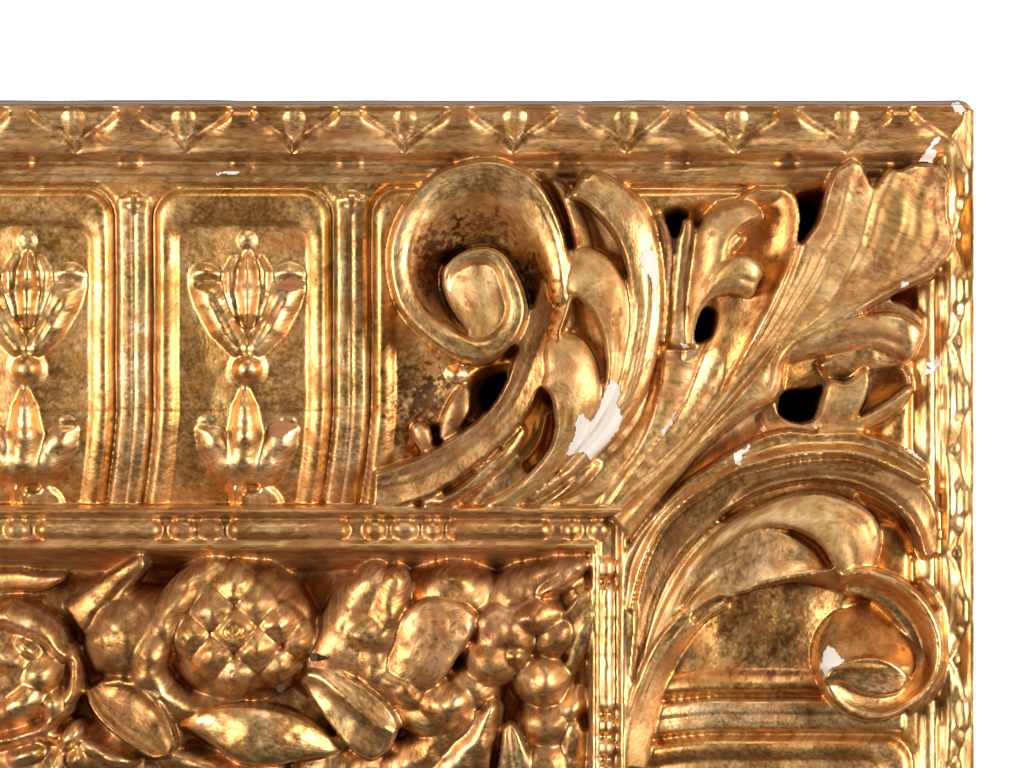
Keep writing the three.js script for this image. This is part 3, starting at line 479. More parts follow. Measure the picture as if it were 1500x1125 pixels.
// raised finger and the curled leaf left of the gap
leaf('leaf_lobe', AC, M.worn, { a: [[998, 324, 50], [992, 350, 48], [988, 390, 42], [983, 440, 34], [976, 509, 22]], b: [[1014, 320, 48], [1018, 350, 44], [1014, 390, 38], [1008, 440, 32], [1010, 509, 24]], n: 50, m: 14, hw: 0.3, e: 4, drop: 80, capA: 8 });
leaf('leaf_blade', AC, M.amber, { // blade behind the curl
  a: [[1050, 298, 38], [1046, 330, 36], [1044, 370, 34], [1044, 410, 26], [1047, 450, 24], [1046, 480, 30], [1030, 510, 34], [1008, 560, 24], [985, 610, 10]],
  b: [[1146, 276, 62], [1162, 288, 68], [1170, 312, 70], [1169, 340, 70], [1160, 378, 66], [1142, 420, 60], [1108, 490, 50], [1092, 524, 44], [1070, 560, 32], [1046, 592, 16]], n: 90, m: 26, dish: 0.16, e: 4, drop: 80, capA: 10, rough: 2.2, prof: (s) => 6 * gauss((s - 0.95) / 0.06),
});
leaf('leaf_blade', AC, M.worn, { a: [[1076, 300, 52], [1088, 287, 56], [1110, 277, 58]], b: [[1120, 300, 40], [1140, 288, 54], [1150, 276, 60]], n: 20, m: 14, e: 4, drop: 50, capB: 5 });
leaf('leaf_curl', AC, M.olive, {
  a: [[1044, 305, 52], [1030, 322, 56], [1022, 340, 56], [1018, 368, 54], [1014, 400, 50], [1009, 440, 44], [1006, 480, 36], [1004, 507, 30]],
  b: [[1088, 297, 62], [1106, 305, 66], [1112, 320, 66], [1092, 330, 74], [1070, 350, 76], [1060, 380, 76], [1048, 410, 68], [1036, 440, 58], [1024, 465, 48], [1018, 490, 38], [1018, 507, 34]], n: 80, m: 26, hw: 0.28, e: 7, drop: 40, capA: 14, under: 0.12,
});
leaf('leaf_tip', AC, M.olive, { a: [[1046, 374, 66], [1062, 360, 76], [1080, 346, 78]], b: [[1052, 392, 66], [1072, 368, 74], [1090, 348, 70]], n: 22, m: 12, hw: 0.3, e: 3, drop: 30, capB: 5 });
leaf('leaf_tip', AC, M.olive, { a: [[1042, 392, 62], [1062, 380, 76], [1088, 376, 82], [1108, 388, 78], [1115, 404, 68]], b: [[1026, 448, 58], [1050, 432, 66], [1076, 430, 70], [1098, 434, 68], [1107, 414, 64]], n: 40, m: 22, hw: 0.26, e: 6, drop: 28, under: 0.15, capB: 6, gr: [{ s: 0.62, w: 4, d: 5, t0: 0.5, t1: 1.2 }] });
leaf('rim', AC, M.gold, { a: [[1060, 566, 30], [1086, 520, 44], [1108, 478, 54], [1125, 445, 59], [1140, 415, 64], [1153, 390, 68], [1164, 360, 72]], b: [[1066, 570, 30], [1094, 524, 44], [1118, 482, 54], [1136, 448, 59], [1150, 418, 62], [1160, 392, 66], [1171, 360, 68]], n: 40, m: 8, hw: 0.3, e: 3, drop: 40 });
leaf('rim', AC, M.gold, { a: [[1208, 478, 48], [1256, 450, 60], [1290, 431, 68], [1322, 416, 76], [1362, 399, 84]], b: [[1214, 483, 44], [1260, 457, 54], [1294, 438, 62], [1326, 423, 70], [1366, 406, 78]], n: 50, m: 10, hw: 0.35, e: 3, drop: 40 });
// lobe under the big leaf
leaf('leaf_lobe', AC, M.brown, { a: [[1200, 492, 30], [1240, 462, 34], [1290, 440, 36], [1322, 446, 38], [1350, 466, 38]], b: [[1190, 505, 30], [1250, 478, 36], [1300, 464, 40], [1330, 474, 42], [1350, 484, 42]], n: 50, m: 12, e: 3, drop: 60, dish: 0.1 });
leaf('leaf_lobe', AC, M.worn, {
  a: [[1146, 506, 38], [1186, 492, 42], [1218, 476, 48], [1259, 464, 56], [1293, 460, 62], [1318, 463, 66], [1340, 476, 64], [1350, 488, 60]],
  b: [[1152, 530, 28], [1190, 522, 30], [1230, 514, 34], [1270, 508, 40], [1296, 514, 46], [1314, 524, 50], [1330, 528, 52], [1343, 506, 56]], n: 70, m: 26, hw: 0.26, e: 6, drop: 60, gr: [{ s: 0.7, w: 6, d: 4, t0: 0.1, t1: 0.9 }] });
leaf('leaf_lobe', AC, M.gold, { a: [[1196, 532, 26], [1226, 520, 30], [1270, 510, 34], [1310, 524, 34]], b: [[1212, 556, 18], [1244, 552, 22], [1268, 546, 26], [1316, 536, 28]], n: 40, m: 16, hw: 0.15, e: 4, drop: 50, rough: 4 });
// curled double tip right of the hole
leaf('leaf_tip', AC, M.brown, { a: [[1262, 545, 20], [1290, 530, 26], [1316, 530, 38], [1332, 548, 50], [1335, 568, 56]], b: [[1236, 612, 10], [1270, 606, 12], [1296, 594, 18], [1316, 580, 30], [1330, 572, 46]], n: 40, m: 18, dish: 0.25, e: 3, drop: 40 });
leaf('leaf_tip', AC, M.olive, { a: [[1200, 622, 34], [1240, 617, 36], [1270, 604, 46], [1298, 588, 58], [1326, 566, 66]], b: [[1190, 646, 28], [1240, 640, 28], [1280, 622, 30], [1312, 602, 38], [1335, 572, 56]], n: 50, m: 18, hw: 0.22, e: 5, drop: 50, capB: 5 });
leaf('leaf_tip', AC, M.olive, { a: [[1190, 624, 26], [1198, 600, 42], [1204, 575, 52], [1214, 557, 54], [1236, 560, 58], [1264, 540, 66]], b: [[1230, 628, 28], [1248, 614, 44], [1260, 596, 54], [1267, 578, 60], [1271, 560, 64], [1270, 546, 64]], n: 60, m: 24, hw: 0.14, e: 6, drop: 50, capB: 6 });
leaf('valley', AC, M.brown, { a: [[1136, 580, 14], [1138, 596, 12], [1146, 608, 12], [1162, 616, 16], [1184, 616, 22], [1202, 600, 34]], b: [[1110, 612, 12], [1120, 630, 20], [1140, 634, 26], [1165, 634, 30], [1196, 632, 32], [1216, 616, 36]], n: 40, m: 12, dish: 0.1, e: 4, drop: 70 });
// lower leaf: bands that sweep from the stem to the right and down
leaf('leaf_band', AC, M.gold, {
  a: [[910, 880, 22], [914, 826, 24], [927, 794, 28], [948, 764, 34], [976, 733, 40], [1008, 703, 44], [1040, 682, 46], [1073, 660, 46], [1110, 640, 44], [1150, 630, 42], [1200, 634, 42], [1250, 632, 44], [1298, 646, 46], [1330, 664, 48], [1354, 682, 46]],
  b: [[926, 900, 20], [938, 846, 26], [950, 812, 30], [972, 770, 36], [1000, 742, 42], [1032, 719, 46], [1075, 694, 48], [1110, 684, 48], [1150, 674, 50], [1197, 668, 52], [1240, 668, 52], [1280, 678, 52], [1316, 694, 50], [1342, 706, 48], [1358, 706, 44]], n: 130, m: 30, e: 6, drop: 60, hw: 0.05,
  prof: (s, t, w) => 17 * gauss((s - 0.86) * w / 10) + 6 * gauss((s - 0.06) * w / 6) - 6 * gauss((s - 0.45) * w / 14),
});
leaf('leaf_band', AC, M.brown, {
  a: [[926, 930, 16], [940, 850, 18], [954, 814, 22], [976, 772, 28], [1004, 746, 34], [1036, 724, 38], [1078, 698, 40], [1112, 690, 40], [1155, 682, 42], [1200, 676, 44], [1244, 676, 46], [1288, 684, 48], [1330, 702, 50], [1356, 722, 52], [1368, 750, 50], [1372, 780, 44], [1370, 808, 38]],
  b: [[940, 960, 14], [956, 890, 16], [974, 848, 18], [1000, 808, 24], [1040, 768, 30], [1080, 738, 36], [1110, 721, 44], [1142, 711, 50], [1186, 704, 54], [1228, 706, 57], [1270, 719, 60], [1302, 738, 62], [1324, 760, 62], [1338, 786, 58], [1346, 812, 50], [1352, 816, 44], [1362, 814, 40]], n: 140, m: 34, e: 6, drop: 60, dish: 0.06,
  prof: (s, t, w) => 14 * gauss((s - 0.93) * w / 10) * sstep(0.35, 0.5, t) - 6 * gauss((s - 0.82) * w / 6) * (1 - sstep(0.35, 0.5, t)),
});
leaf('leaf_hollow', AC, M.amber, { a: [[1255, 724, 30], [1290, 742, 26], [1316, 766, 22], [1330, 795, 20], [1338, 818, 22]], b: [[1250, 740, 24], [1276, 756, 14], [1288, 780, 8], [1290, 806, 8], [1292, 826, 10]], n: 40, m: 16, dish: 0.2, e: 2, drop: 40 });
leaf('leaf_lobe', AC, M.olive, { // third band with two hanging tips
  a: [[940, 985, 12], [956, 925, 16], [978, 874, 22], [1006, 826, 28], [1044, 784, 36], [1084, 756, 42], [1120, 737, 46], [1160, 723, 50], [1200, 720, 54], [1236, 730, 56], [1264, 744, 56], [1280, 760, 54], [1287, 790, 48], [1280, 826, 40]],
  b: [[944, 1000, 12], [966, 945, 18], [990, 892, 26], [1012, 845, 32], [1050, 806, 40], [1092, 778, 46], [1122, 770, 50], [1150, 772, 54], [1170, 778, 58], [1187, 786, 60], [1204, 800, 60], [1216, 820, 56], [1224, 836, 50], [1238, 844, 44]], n: 130, m: 34, hw: 0.1, e: 7, drop: 36, under: 0.1,
  gr: [{ s: 0.22, w: 3.5, d: 4, t0: 0.42, t1: 0.95 }, { s: 0.4, w: 3, d: 3, t0: 0.5, t1: 0.92 }, { s: 0.06, w: 4, d: 3, t0: 0.3, t1: 0.8 }, { s: 0.6, w: 7, d: 6, t0: 0.86, t1: 1.3 }],
});
leaf('leaf_lobe', AC, M.gold, { // fluted concave band that runs into the lower scroll
  a: [[932, 1040, 10], [946, 985, 16], [966, 935, 22], [992, 884, 28], [1020, 842, 32], [1056, 806, 36], [1094, 782, 38], [1130, 776, 36], [1164, 786, 30], [1190, 806, 28], [1210, 832, 28], [1228, 846, 30]],
  b: [[936, 1046, 12], [952, 1000, 18], [974, 958, 26], [996, 925, 32], [1018, 897, 36], [1048, 877, 42], [1078, 870, 46], [1096, 866, 50], [1110, 858, 52], [1160, 846, 54], [1200, 838, 54], [1228, 838, 52]], n: 120, m: 40, e: 4, drop: 40, dish: 0.12, under: 0.05,
  gr: [{ s: 0.24, w: 4, d: 6, t0: 0.2, t1: 0.72 }, { s: 0.36, w: 3.5, d: 6, t0: 0.24, t1: 0.7 }, { s: 0.47, w: 3.5, d: 5, t0: 0.26, t1: 0.66 }],
});
leaf('leaf_edge', AC, M.olive, { // thickness of the outer edge
  a: [[914, 1125, 8], [928, 1045, 14], [950, 982, 22], [988, 934, 30], [1038, 896, 38], [1078, 872, 44]], b: [[946, 1130, -10], [966, 1040, -10], [984, 982, -6], [1000, 952, 2], [1028, 915, 14], [1064, 884, 36]], n: 50, m: 14, e: 3, drop: 40, hw: 0.06 });
leaf('leaf_edge', AC, M.gold, { a: [[906, 1130, 12], [914, 1060, 16], [932, 1000, 22], [960, 938, 26], [1000, 890, 30]], b: [[914, 1130, 12], [924, 1060, 16], [944, 1000, 20], [972, 946, 24], [1012, 900, 28]], n: 50, m: 10, e: 3, drop: 40, hw: 0.3 });
leaf('leaf_edge', AC, M.brown, { a: [[1098, 860, 50], [1130, 850, 54], [1165, 842, 56], [1200, 832, 54], [1240, 826, 48]], b: [[1104, 862, 34], [1135, 856, 30], [1165, 852, 26], [1200, 856, 20], [1236, 868, 14]], n: 40, m: 12, e: 3, drop: 20, hw: 0.1 });
leaf('leaf_band', AC, M.gold, { a: [[905, 840, 14], [908, 900, 16], [906, 980, 14], [908, 1060, 12], [904, 1130, 8]], b: [[926, 850, 22], [932, 900, 22], [928, 960, 20], [920, 1040, 16], [914, 1130, 10]], n: 50, m: 14, e: 3, drop: 40, hw: 0.1 });

// ---------- lower scroll ----------
const LS = leaf('lower_scroll', frame, M.gold, {
  a: [[1226, 836, 50], [1260, 830, 58], [1292, 836, 64], [1322, 850, 68], [1346, 870, 70], [1364, 896, 71], [1375, 930, 71], [1374, 970, 72], [1358, 1006, 73], [1329, 1032, 74], [1294, 1050, 76], [1260, 1052, 78], [1228, 1038, 79], [1208, 1016, 78], [1198, 994, 74]],
  b: [[1236, 872, 18], [1262, 872, 24], [1284, 884, 26], [1306, 904, 27], [1328, 932, 28], [1338, 956, 30], [1338, 978, 36], [1328, 996, 46], [1312, 1006, 58], [1292, 1011, 66], [1268, 1010, 70], [1250, 1005, 74], [1242, 999, 77], [1238, 995, 79], [1236, 991, 82]], n: 150, m: 36, e: 7, drop: 80, under: 0.02, rough: 1.2,
  prof: (s, t) => { const k = 1 - sstep(0.45, 0.62, t); return k * (42 * (s - sstep(0.16, 0.7, s)) + 4 * gauss((s - 0.2) / 0.1)) + (1 - k) * (5 * gauss((s - 0.25) / 0.2) - 3 * s); },
});
const roll = leaf('rolled_end', LS, M.amber, {
  a: [[1240, 884, -20], [1220, 898, 0], [1200, 924, 30], [1191, 950, 56], [1191, 974, 76], [1200, 996, 84]],
  b: [[1279, 888, -24], [1304, 910, -4], [1327, 938, 26], [1335, 960, 52], [1332, 980, 74], [1322, 994, 82]], n: 60, m: 36, hw: 0.24, e: 3, drop: 50, under: 0.02, rot: 0.3,
  prof: (s, t, w) => -0.24 * w * Math.sqrt(Math.max(0, 1 - (2 * s - 1) ** 2)) * sstep(0.8, 1, t) });
leaf('roll_face', roll, M.gold, { a: [[1203, 990, 90], [1213, 976, 94], [1228, 966, 98], [1254, 958, 101], [1281, 957, 101], [1304, 967, 98], [1323, 985, 92]], b: [[1234, 993, 90], [1240, 1000, 92], [1248, 1006, 94], [1264, 1012, 95], [1293, 1014, 95], [1314, 1008, 93], [1325, 992, 90]], n: 50, m: 20, e: 4, drop: 24, under: 0.02, prof: (s, t) => 3 * gauss((s - 0.08) / 0.08) - 4 * s });
leaf('scroll_back', LS, M.worn, { a: [[1340, 850, 46], [1366, 880, 50], [1378, 920, 52], [1378, 970, 52], [1362, 1010, 52], [1330, 1036, 52]], b: [[1352, 846, 20], [1378, 876, 24], [1386, 920, 26], [1386, 975, 26], [1368, 1018, 26], [1330, 1046, 26]], n: 40, m: 8, e: 3, drop: 30, hw: 0.1 });
leaf('leaf_edge', AC, M.worn, { a: [[1010, 886, 24], [1036, 870, 26], [1062, 866, 28]], b: [[1004, 912, 14], [1034, 906, 14], [1066, 890, 18]], n: 20, m: 10, e: 3, drop: 30 });
leaf('leaf_edge', AC, M.worn, { a: [[922, 930, 10], [926, 960, 10], [924, 1000, 8]], b: [[942, 940, 10], [942, 970, 10], [934, 1006, 8]], n: 16, m: 8, e: 3, drop: 30 });
leaf('husk_ground', SC, M.worn, { a: [[846, 716, 8], [868, 712, 10], [888, 712, 10]], b: [[846, 746, 6], [868, 746, 6], [890, 744, 8]], n: 16, m: 10, e: 3, drop: 30 });
leaf('valley', AC, M.brown, { a: [[1010, 438, 22], [1030, 434, 20], [1054, 436, 22]], b: [[1012, 456, 14], [1034, 452, 14], [1058, 462, 18]], n: 16, m: 10, e: 3, drop: 30 });
leaf('valley', AC, M.worn, { a: [[1002, 506, 22], [1026, 500, 20], [1052, 490, 24]], b: [[1002, 526, 24], [1030, 522, 26], [1060, 512, 28]], n: 16, m: 10, e: 3, drop: 30 });
leaf('scroll_hollow', SC, M.worn, { a: [[586, 738, 4], [640, 716, 8], [700, 682, 8], [745, 645, 8]], b: [[600, 747, 2], [670, 745, 4], [724, 734, 6], [770, 690, 8]], n: 30, m: 14, e: 2, drop: 30 });
leaf('leaf_ground', AC, M.worn, { a: [[940, 965, 8], [962, 890, 10], [994, 826, 16], [1044, 774, 24], [1100, 742, 32]], b: [[956, 985, 8], [982, 908, 12], [1018, 848, 18], [1064, 798, 26], [1110, 768, 34]], n: 40, m: 12, e: 2, drop: 30 });
leaf('leaf_ground', AC, M.worn, { a: [[1080, 690, 32], [1150, 674, 35], [1230, 669, 38]], b: [[1080, 702, 30], [1150, 690, 33], [1230, 684, 36]], n: 30, m: 8, e: 2, drop: 30 });
leaf('leaf_rib', AC, M.gold, { a: [[985, 688, 32], [1030, 632, 46], [1070, 588, 55], [1106, 545, 59], [1138, 500, 52]], b: [[992, 698, 26], [1044, 646, 36], [1094, 606, 42], [1138, 580, 42], [1152, 520, 42]], n: 60, m: 24, hw: 0.16, e: 5, drop: 40, capB: 10, rough: 1.6 });
// ---------- fruit garland in the recess ----------
const GAels = [];
const el = (name, mat, h, dirtAndShade) => GAels.push({ name, mat, h, dirtAndShade });
el('garland', M.fruitDark, (x, y) => -72 + 26 * sstep(830, 900, y) * (1 - 0.6 * sstep(820, 866, x)) - (y < 832 ? 30 : 0));
// heavy bud at the left edge
el('bud_fruit', M.fruit, lump(4, 978, -60, 116, 108, 72));
el('bud_petal', M.fruit, ridge([[-60, 908, 26, -30, 52], [10, 902, 24, -28, 54], [60, 920, 22, -32, 54], [92, 955, 16, -40, 50]], 0.6));
el('bud_petal', M.fruit, ridge([[104, 952, 12, -50, 44], [112, 990, 14, -50, 50], [98, 1036, 15, -50, 52], [60, 1072, 15, -48, 50], [-20, 1090, 14, -48, 44]], 0.6));
el('bud_petal', M.gold, lump(62, 988, -20, 30, 38, 42, 0.5, 0.7)); el('bud_petal', M.gold, lump(34, 1030, -18, 26, 42, 42, 0.9, 0.7)); el('bud_petal', M.fruit, lump(-8, 1040, -20, 34, 30, 42, 0, 0.7));
el('bud_petal', M.fruit, lump(12, 965, -16, 30, 26, 40, 0.4, 0.7)); el('bud_petal', M.gold, lump(40, 948, -20, 28, 16, 40, 0.5, 0.7)); el('bud_petal', M.fruit, lump(78, 1030, -26, 18, 30, 38, 0.3, 0.7));
// small flower below it
el('small_flower', M.fruit, lump(100, 1112, -70, 120, 60, 52));
for (const [x, y, rx, ry, a] of [[70, 1078, 22, 15, 0.4], [104, 1078, 16, 30, 0.6], [140, 1100, 30, 13, 0.5], [110, 1112, 14, 20, 0], [40, 1106, 30, 16, -0.3], [172, 1112, 30, 12, 0.25], [80, 1126, 18, 26, 0.2]]) el('flower_petal', M.gold, lump(x, y, -34, rx, ry, 30, a, 0.7));
// cup of the pine cone
el('cup', M.fruitDark, lump(196, 930, -58, 84, 70, 74, -0.5, 0.5));
el('cup_rim', M.fruit, ridge([[316, 834, 24, -34, 34], [276, 858, 26, -22, 34], [252, 894, 26, -12, 32], [236, 930, 24, -8, 30], [222, 960, 24, -8, 30], [214, 990, 22, -16, 30]], 0.8));
el('cup_rim', M.gold, ridge([[222, 992, 26, -22, 30], [236, 1016, 26, -26, 30], [262, 1036, 24, -32, 28], [300, 1044, 18, -40, 24]], 0.8));
el('pine_cone', M.fruitDark, lump(345, 922, -44, 118, 106, 62));
// leaves and fruits to the right of the cone
el('lobed_leaf', M.fruit, ridge([[490, 975, 54, -50, 50], [520, 905, 46, -36, 48], [548, 850, 26, -20, 38]], 0.55));
el('lobed_leaf', M.fruit, ridge([[548, 955, 30, -24, 36], [570, 890, 28, -12, 40], [578, 850, 20, -6, 34]], 0.6));
el('lobed_leaf', M.gold, lump(538, 926, -16, 34, 26, 42, 0.3, 0.6));
el('garland_fruit', M.fruitDark, lump(662, 872, -46, 76, 50, 56)); el('garland_fruit', M.fruitDark, lump(664, 850, -30, 44, 22, 36, 0, 0.8));
el('garland_leaf', M.fruitDark, ridge([[700, 905, 40, -56, 50], [770, 862, 36, -40, 48], [820, 836, 22, -24, 34], [850, 826, 12, -16, 22]], 0.6));
el('garland_leaf', M.fruit, ridge([[796, 868, 14, -18, 32], [826, 848, 16, -12, 30], [846, 832, 12, -10, 24]], 0.7));
el('garland_fruit', M.fruitDark, lump(735, 925, -36, 58, 46, 58, 0.4)); el('garland_fruit', M.fruitDark, lump(786, 902, -30, 46, 32, 50, -0.2)); el('garland_fruit', M.fruit, lump(716, 968, -34, 44, 40, 56, 0.5, 0.6));
el('garland_fruit', M.fruit, lump(754, 962, -18, 24, 20, 38, 0.3, 0.7)); el('garland_fruit', M.fruitDark, lump(812, 930, -36, 40, 36, 44, -0.8, 0.6));
el('berry', M.fruit, lump(794, 998, -46, 46, 42, 56)); el('garland_fruit', M.fruitDark, lump(690, 1006, -50, 50, 40, 56, 0.3));
el('garland_fruit', M.fruit, lump(652, 1034, -38, 48, 44, 56, 0.3)); el('garland_fruit', M.fruitDark, lump(590, 1010, -44, 60, 34, 56, 0.4)); el('garland_fruit', M.gold, lump(664, 1028, -16, 24, 30, 42, 0.8, 0.7));
el('garland_fruit', M.fruitDark, lump(548, 982, -50, 54, 42, 54, 0.5)); el('garland_fruit', M.fruitDark, lump(462, 975, -60, 44, 50, 46)); el('garland_fruit', M.fruitDark, lump(800, 1062, -60, 48, 44, 56, 0.6));
el('garland_fruit', M.fruit, lump(836, 1040, -60, 28, 50, 50, 0.4)); el('garland_leaf', M.fruit, ridge([[560, 1150, 44, -70, 46], [640, 1090, 36, -56, 50], [700, 1046, 20, -44, 40]], 0.6));
el('garland_leaf', M.gold, ridge([[640, 1150, 44, -66, 52], [700, 1085, 34, -50, 54], [722, 1040, 16, -34, 44]], 0.6)); el('garland_leaf', M.fruitDark, lump(800, 1120, -70, 60, 50, 60)); el('garland_fruit', M.fruitDark, lump(310, 1040, -66, 100, 36, 48, 0.1));
el('garland_leaf', M.fruit, ridge([[250, 1110, 24, -64, 40], [320, 1136, 30, -60, 46], [420, 1160, 30, -60, 46]], 0.6)); el('garland_fruit', M.fruitDark, lump(500, 1130, -70, 80, 50, 56)); el('garland_fruit', M.fruitDark, lump(250, 1070, -74, 60, 50, 50));
el('garland_fruit', M.fruitDark, lump(848, 866, -40, 30, 44, 40)); el('garland_fruit', M.fruitDark, lump(852, 965, -60, 24, 60, 44)); el('garland_fruit', M.fruit, lump(845, 1110, -64, 26, 50, 44));
const GAg = fusedRelief(-150, 806, 866, 1200, 2.2, GAels.map((e, k) => (k ? { ...e, h: (x, y) => { const v = e.h(x + 3 * n3(x / 22, y / 22, k), y + 3 * n3(x / 22, y / 22, k + 9)); return v < -99 ? v : v + 16 * sstep(-60, 20, v) + 4 * n3(x / 26, y / 26, k * 1.7); } } : e)), -99, 20, (x, y) => carve(x, y, 1.6) + 1.6 * n3(x / 17, y / 17, 2));
const GA = add('garland', GAg[0], M.fruitDark);
const GAm = GAg.map((g, k) => (k && g ? add(GAels[k].name, g, GAels[k].mat, GA) : GA));
{ // scales of the pine cone
  const P = GAm[GAels.findIndex((e) => e.name === 'pine_cone')], D = (x, y) => -30 + 66 * Math.sqrt(Math.max(0.02, 1 - ((x - 346) / 118) ** 2 - ((y - 920) / 106) ** 2));
  const cells = []; for (let i = -4; i <= 4; i++) for (let j = -4; j <= 4; j++) { const x = 345 + 34 * i + 34 * j, y = 922 - 41 * i + 30 * j; if (((x - 356) / 96) ** 2 + ((y - 918) / 88) ** 2 < 1) cells.push([i, j]); }
  const det = 34 * 30 + 34 * 41, st = 1.7;
  for (const [ci, cj] of cells) {
    const x0 = 345 + 34 * ci + 34 * cj, y0 = 922 - 41 * ci + 30 * cj, first = !ci && !cj;
    add('scale', reliefGeo(x0 - 40, y0 - 40, x0 + 40, y0 + 40, st, (x, y) => {
      const dx = x - x0, dy = y - y0, a = (30 * dx - 34 * dy) / det * 2, b = (41 * dx + 34 * dy) / det * 2, e = Math.pow(Math.abs(a) ** 4 + Math.abs(b) ** 4, 0.25);
      if (e >= 1) return -1; const r = Math.hypot(a, b), up = 13 * Math.pow(1 - e * e, 0.6) + 5 * Math.max(0, 1 - r * 1.3);
      return 0.6 + (first ? up - 13 * (1 - sstep(0.3, 0.52, e)) : up) + 1.2 * n3(x / 9, y / 9, 3);
    }, D), first ? M.amber : M.fruit, P);
  }
}
leaf('garland_leaf', GA, M.fruit, { a: [[-20, 838, -40], [20, 836, -30], [60, 842, -18], [96, 842, -8]], b: [[-20, 872, -40], [20, 866, -34], [56, 866, -26], [90, 852, -10]], n: 40, m: 16, hw: 0.3, e: 4, drop: 40, capB: 5 });
leaf('garland_leaf', GA, M.fruitDark, { a: [[90, 886, -40], [125, 862, -22], [165, 836, -6], [200, 816, 6], [212, 813, 6]], b: [[124, 936, -34], [150, 912, -18], [178, 876, -6], [204, 846, 4], [217, 828, 4]], n: 60, m: 20, hw: 0.3, e: 5, drop: 40, capB: 6, gr: [{ s: 0.75, w: 6, d: 6, t0: 0.1, t1: 0.95 }], rough: 3.5 });
leaf('garland_leaf', GA, M.fruitDark, { a: [[150, 996, -6], [186, 996, 6], [226, 1018, 16], [250, 1056, 18], [258, 1090, 12], [250, 1106, 6]], b: [[122, 1012, -16], [134, 1042, -2], [160, 1070, 10], [196, 1096, 16], [224, 1112, 14], [244, 1110, 8]], n: 60, m: 24, dish: 0.14, e: 8, drop: 40, capB: 8, prof: (s, t, w) => 10 * gauss((s - 0.93) * w / 9) + 6 * gauss((s - 0.06) * w / 7), rough: 3.5 });
leaf('garland_leaf', GA, M.gold, { a: [[262, 1062, -20], [300, 1040, -4], [345, 1032, 6], [400, 1036, 10], [450, 1054, 4], [506, 1094, -20]], b: [[284, 1076, -24], [315, 1096, -6], [350, 1116, 4], [400, 1122, 6], [450, 1112, 0], [500, 1104, -20]], n: 60, m: 26, hw: 0.26, e: 4, drop: 40, rough: 4 });
leaf('garland_leaf', GA, M.gold, { a: [[452, 982, -2], [478, 974, 10], [510, 990, 20], [545, 1012, 24], [574, 1040, 22], [586, 1062, 14]], b: [[440, 1000, -10], [460, 1030, 4], [486, 1066, 14], [514, 1096, 16], [545, 1112, 12], [572, 1098, 8]], n: 60, m: 24, e: 7, drop: 40, capB: 8, prof: (s, t, w) => 14 * gauss((s - 0.36) * w / 12) - 4 * s, rough: 3.5 });
leaf('garland_leaf', GA, M.fruit, { a: [[556, 1000, 2], [572, 950, 14], [586, 908, 24], [612, 882, 30], [646, 876, 32], [684, 886, 30]], b: [[590, 1016, 6], [622, 1012, 16], [650, 990, 24], [674, 956, 28], [692, 924, 30], [697, 900, 28]], n: 60, m: 26, hw: 0.16, e: 8, drop: 40, capB: 10, rough: 4.5 });
leaf('garland_leaf', GA, M.gold, { a: [[560, 1016, -18], [600, 1012, 0], [640, 1016, 10], [672, 1018, 12]], b: [[590, 1070, -20], [625, 1078, -4], [655, 1072, 6], [684, 1046, 8]], n: 40, m: 18, hw: 0.2, e: 6, drop: 40, capB: 8, rough: 4 });
leaf('garland_leaf', GA, M.fruitDark, { a: [[806, 930, 0], [822, 905, 14], [842, 878, 22], [862, 862, 20]], b: [[822, 950, 0], [842, 934, 12], [856, 910, 18], [868, 884, 18]], n: 40, m: 16, dish: 0.15, e: 4, drop: 40, capB: 4 });
leaf('garland_leaf', GA, M.gold, { a: [[826, 990, -14], [836, 950, 0], [848, 916, 12], [864, 898, 14]], b: [[840, 992, -14], [856, 960, -2], [866, 930, 10], [868, 908, 14]], n: 36, m: 14, hw: 0.25, e: 4, drop: 40, capB: 4 });
leaf('garland_leaf', GA, M.fruit, { a: [[650, 1130, -30], [680, 1080, -10], [705, 1040, 4], [730, 1020, 6]], b: [[716, 1140, -26], [720, 1100, -6], [718, 1060, 4], [722, 1036, 4]], n: 40, m: 16, hw: 0.25, e: 5, drop: 40, rough: 4 });
leaf('garland_leaf', GA, M.gold, { a: [[728, 1130, -16], [734, 1090, 2], [740, 1062, 10], [748, 1056, 10]], b: [[786, 1136, -16], [772, 1100, 0], [760, 1072, 8], [752, 1058, 10]], n: 40, m: 14, hw: 0.26, e: 4, drop: 40, gr: [{ s: 0.5, w: 5, d: 6 }] });
leaf('garland_leaf', GA, M.gold, { a: [[828, 1140, -30], [826, 1100, -14], [832, 1066, -6], [844, 1056, -4]], b: [[858, 1140, -34], [856, 1100, -20], [854, 1070, -10], [850, 1058, -6]], n: 40, m: 14, hw: 0.3, e: 4, drop: 40 });
for (const [x, y] of [[460, 962], [412, 1007]]) add('nail', new THREE.CylinderGeometry(5.5 * K, 6 * K, 60 * K, 18).rotateX(Math.PI / 2).translate(...V(x, y, 2)), M.wood, GA);
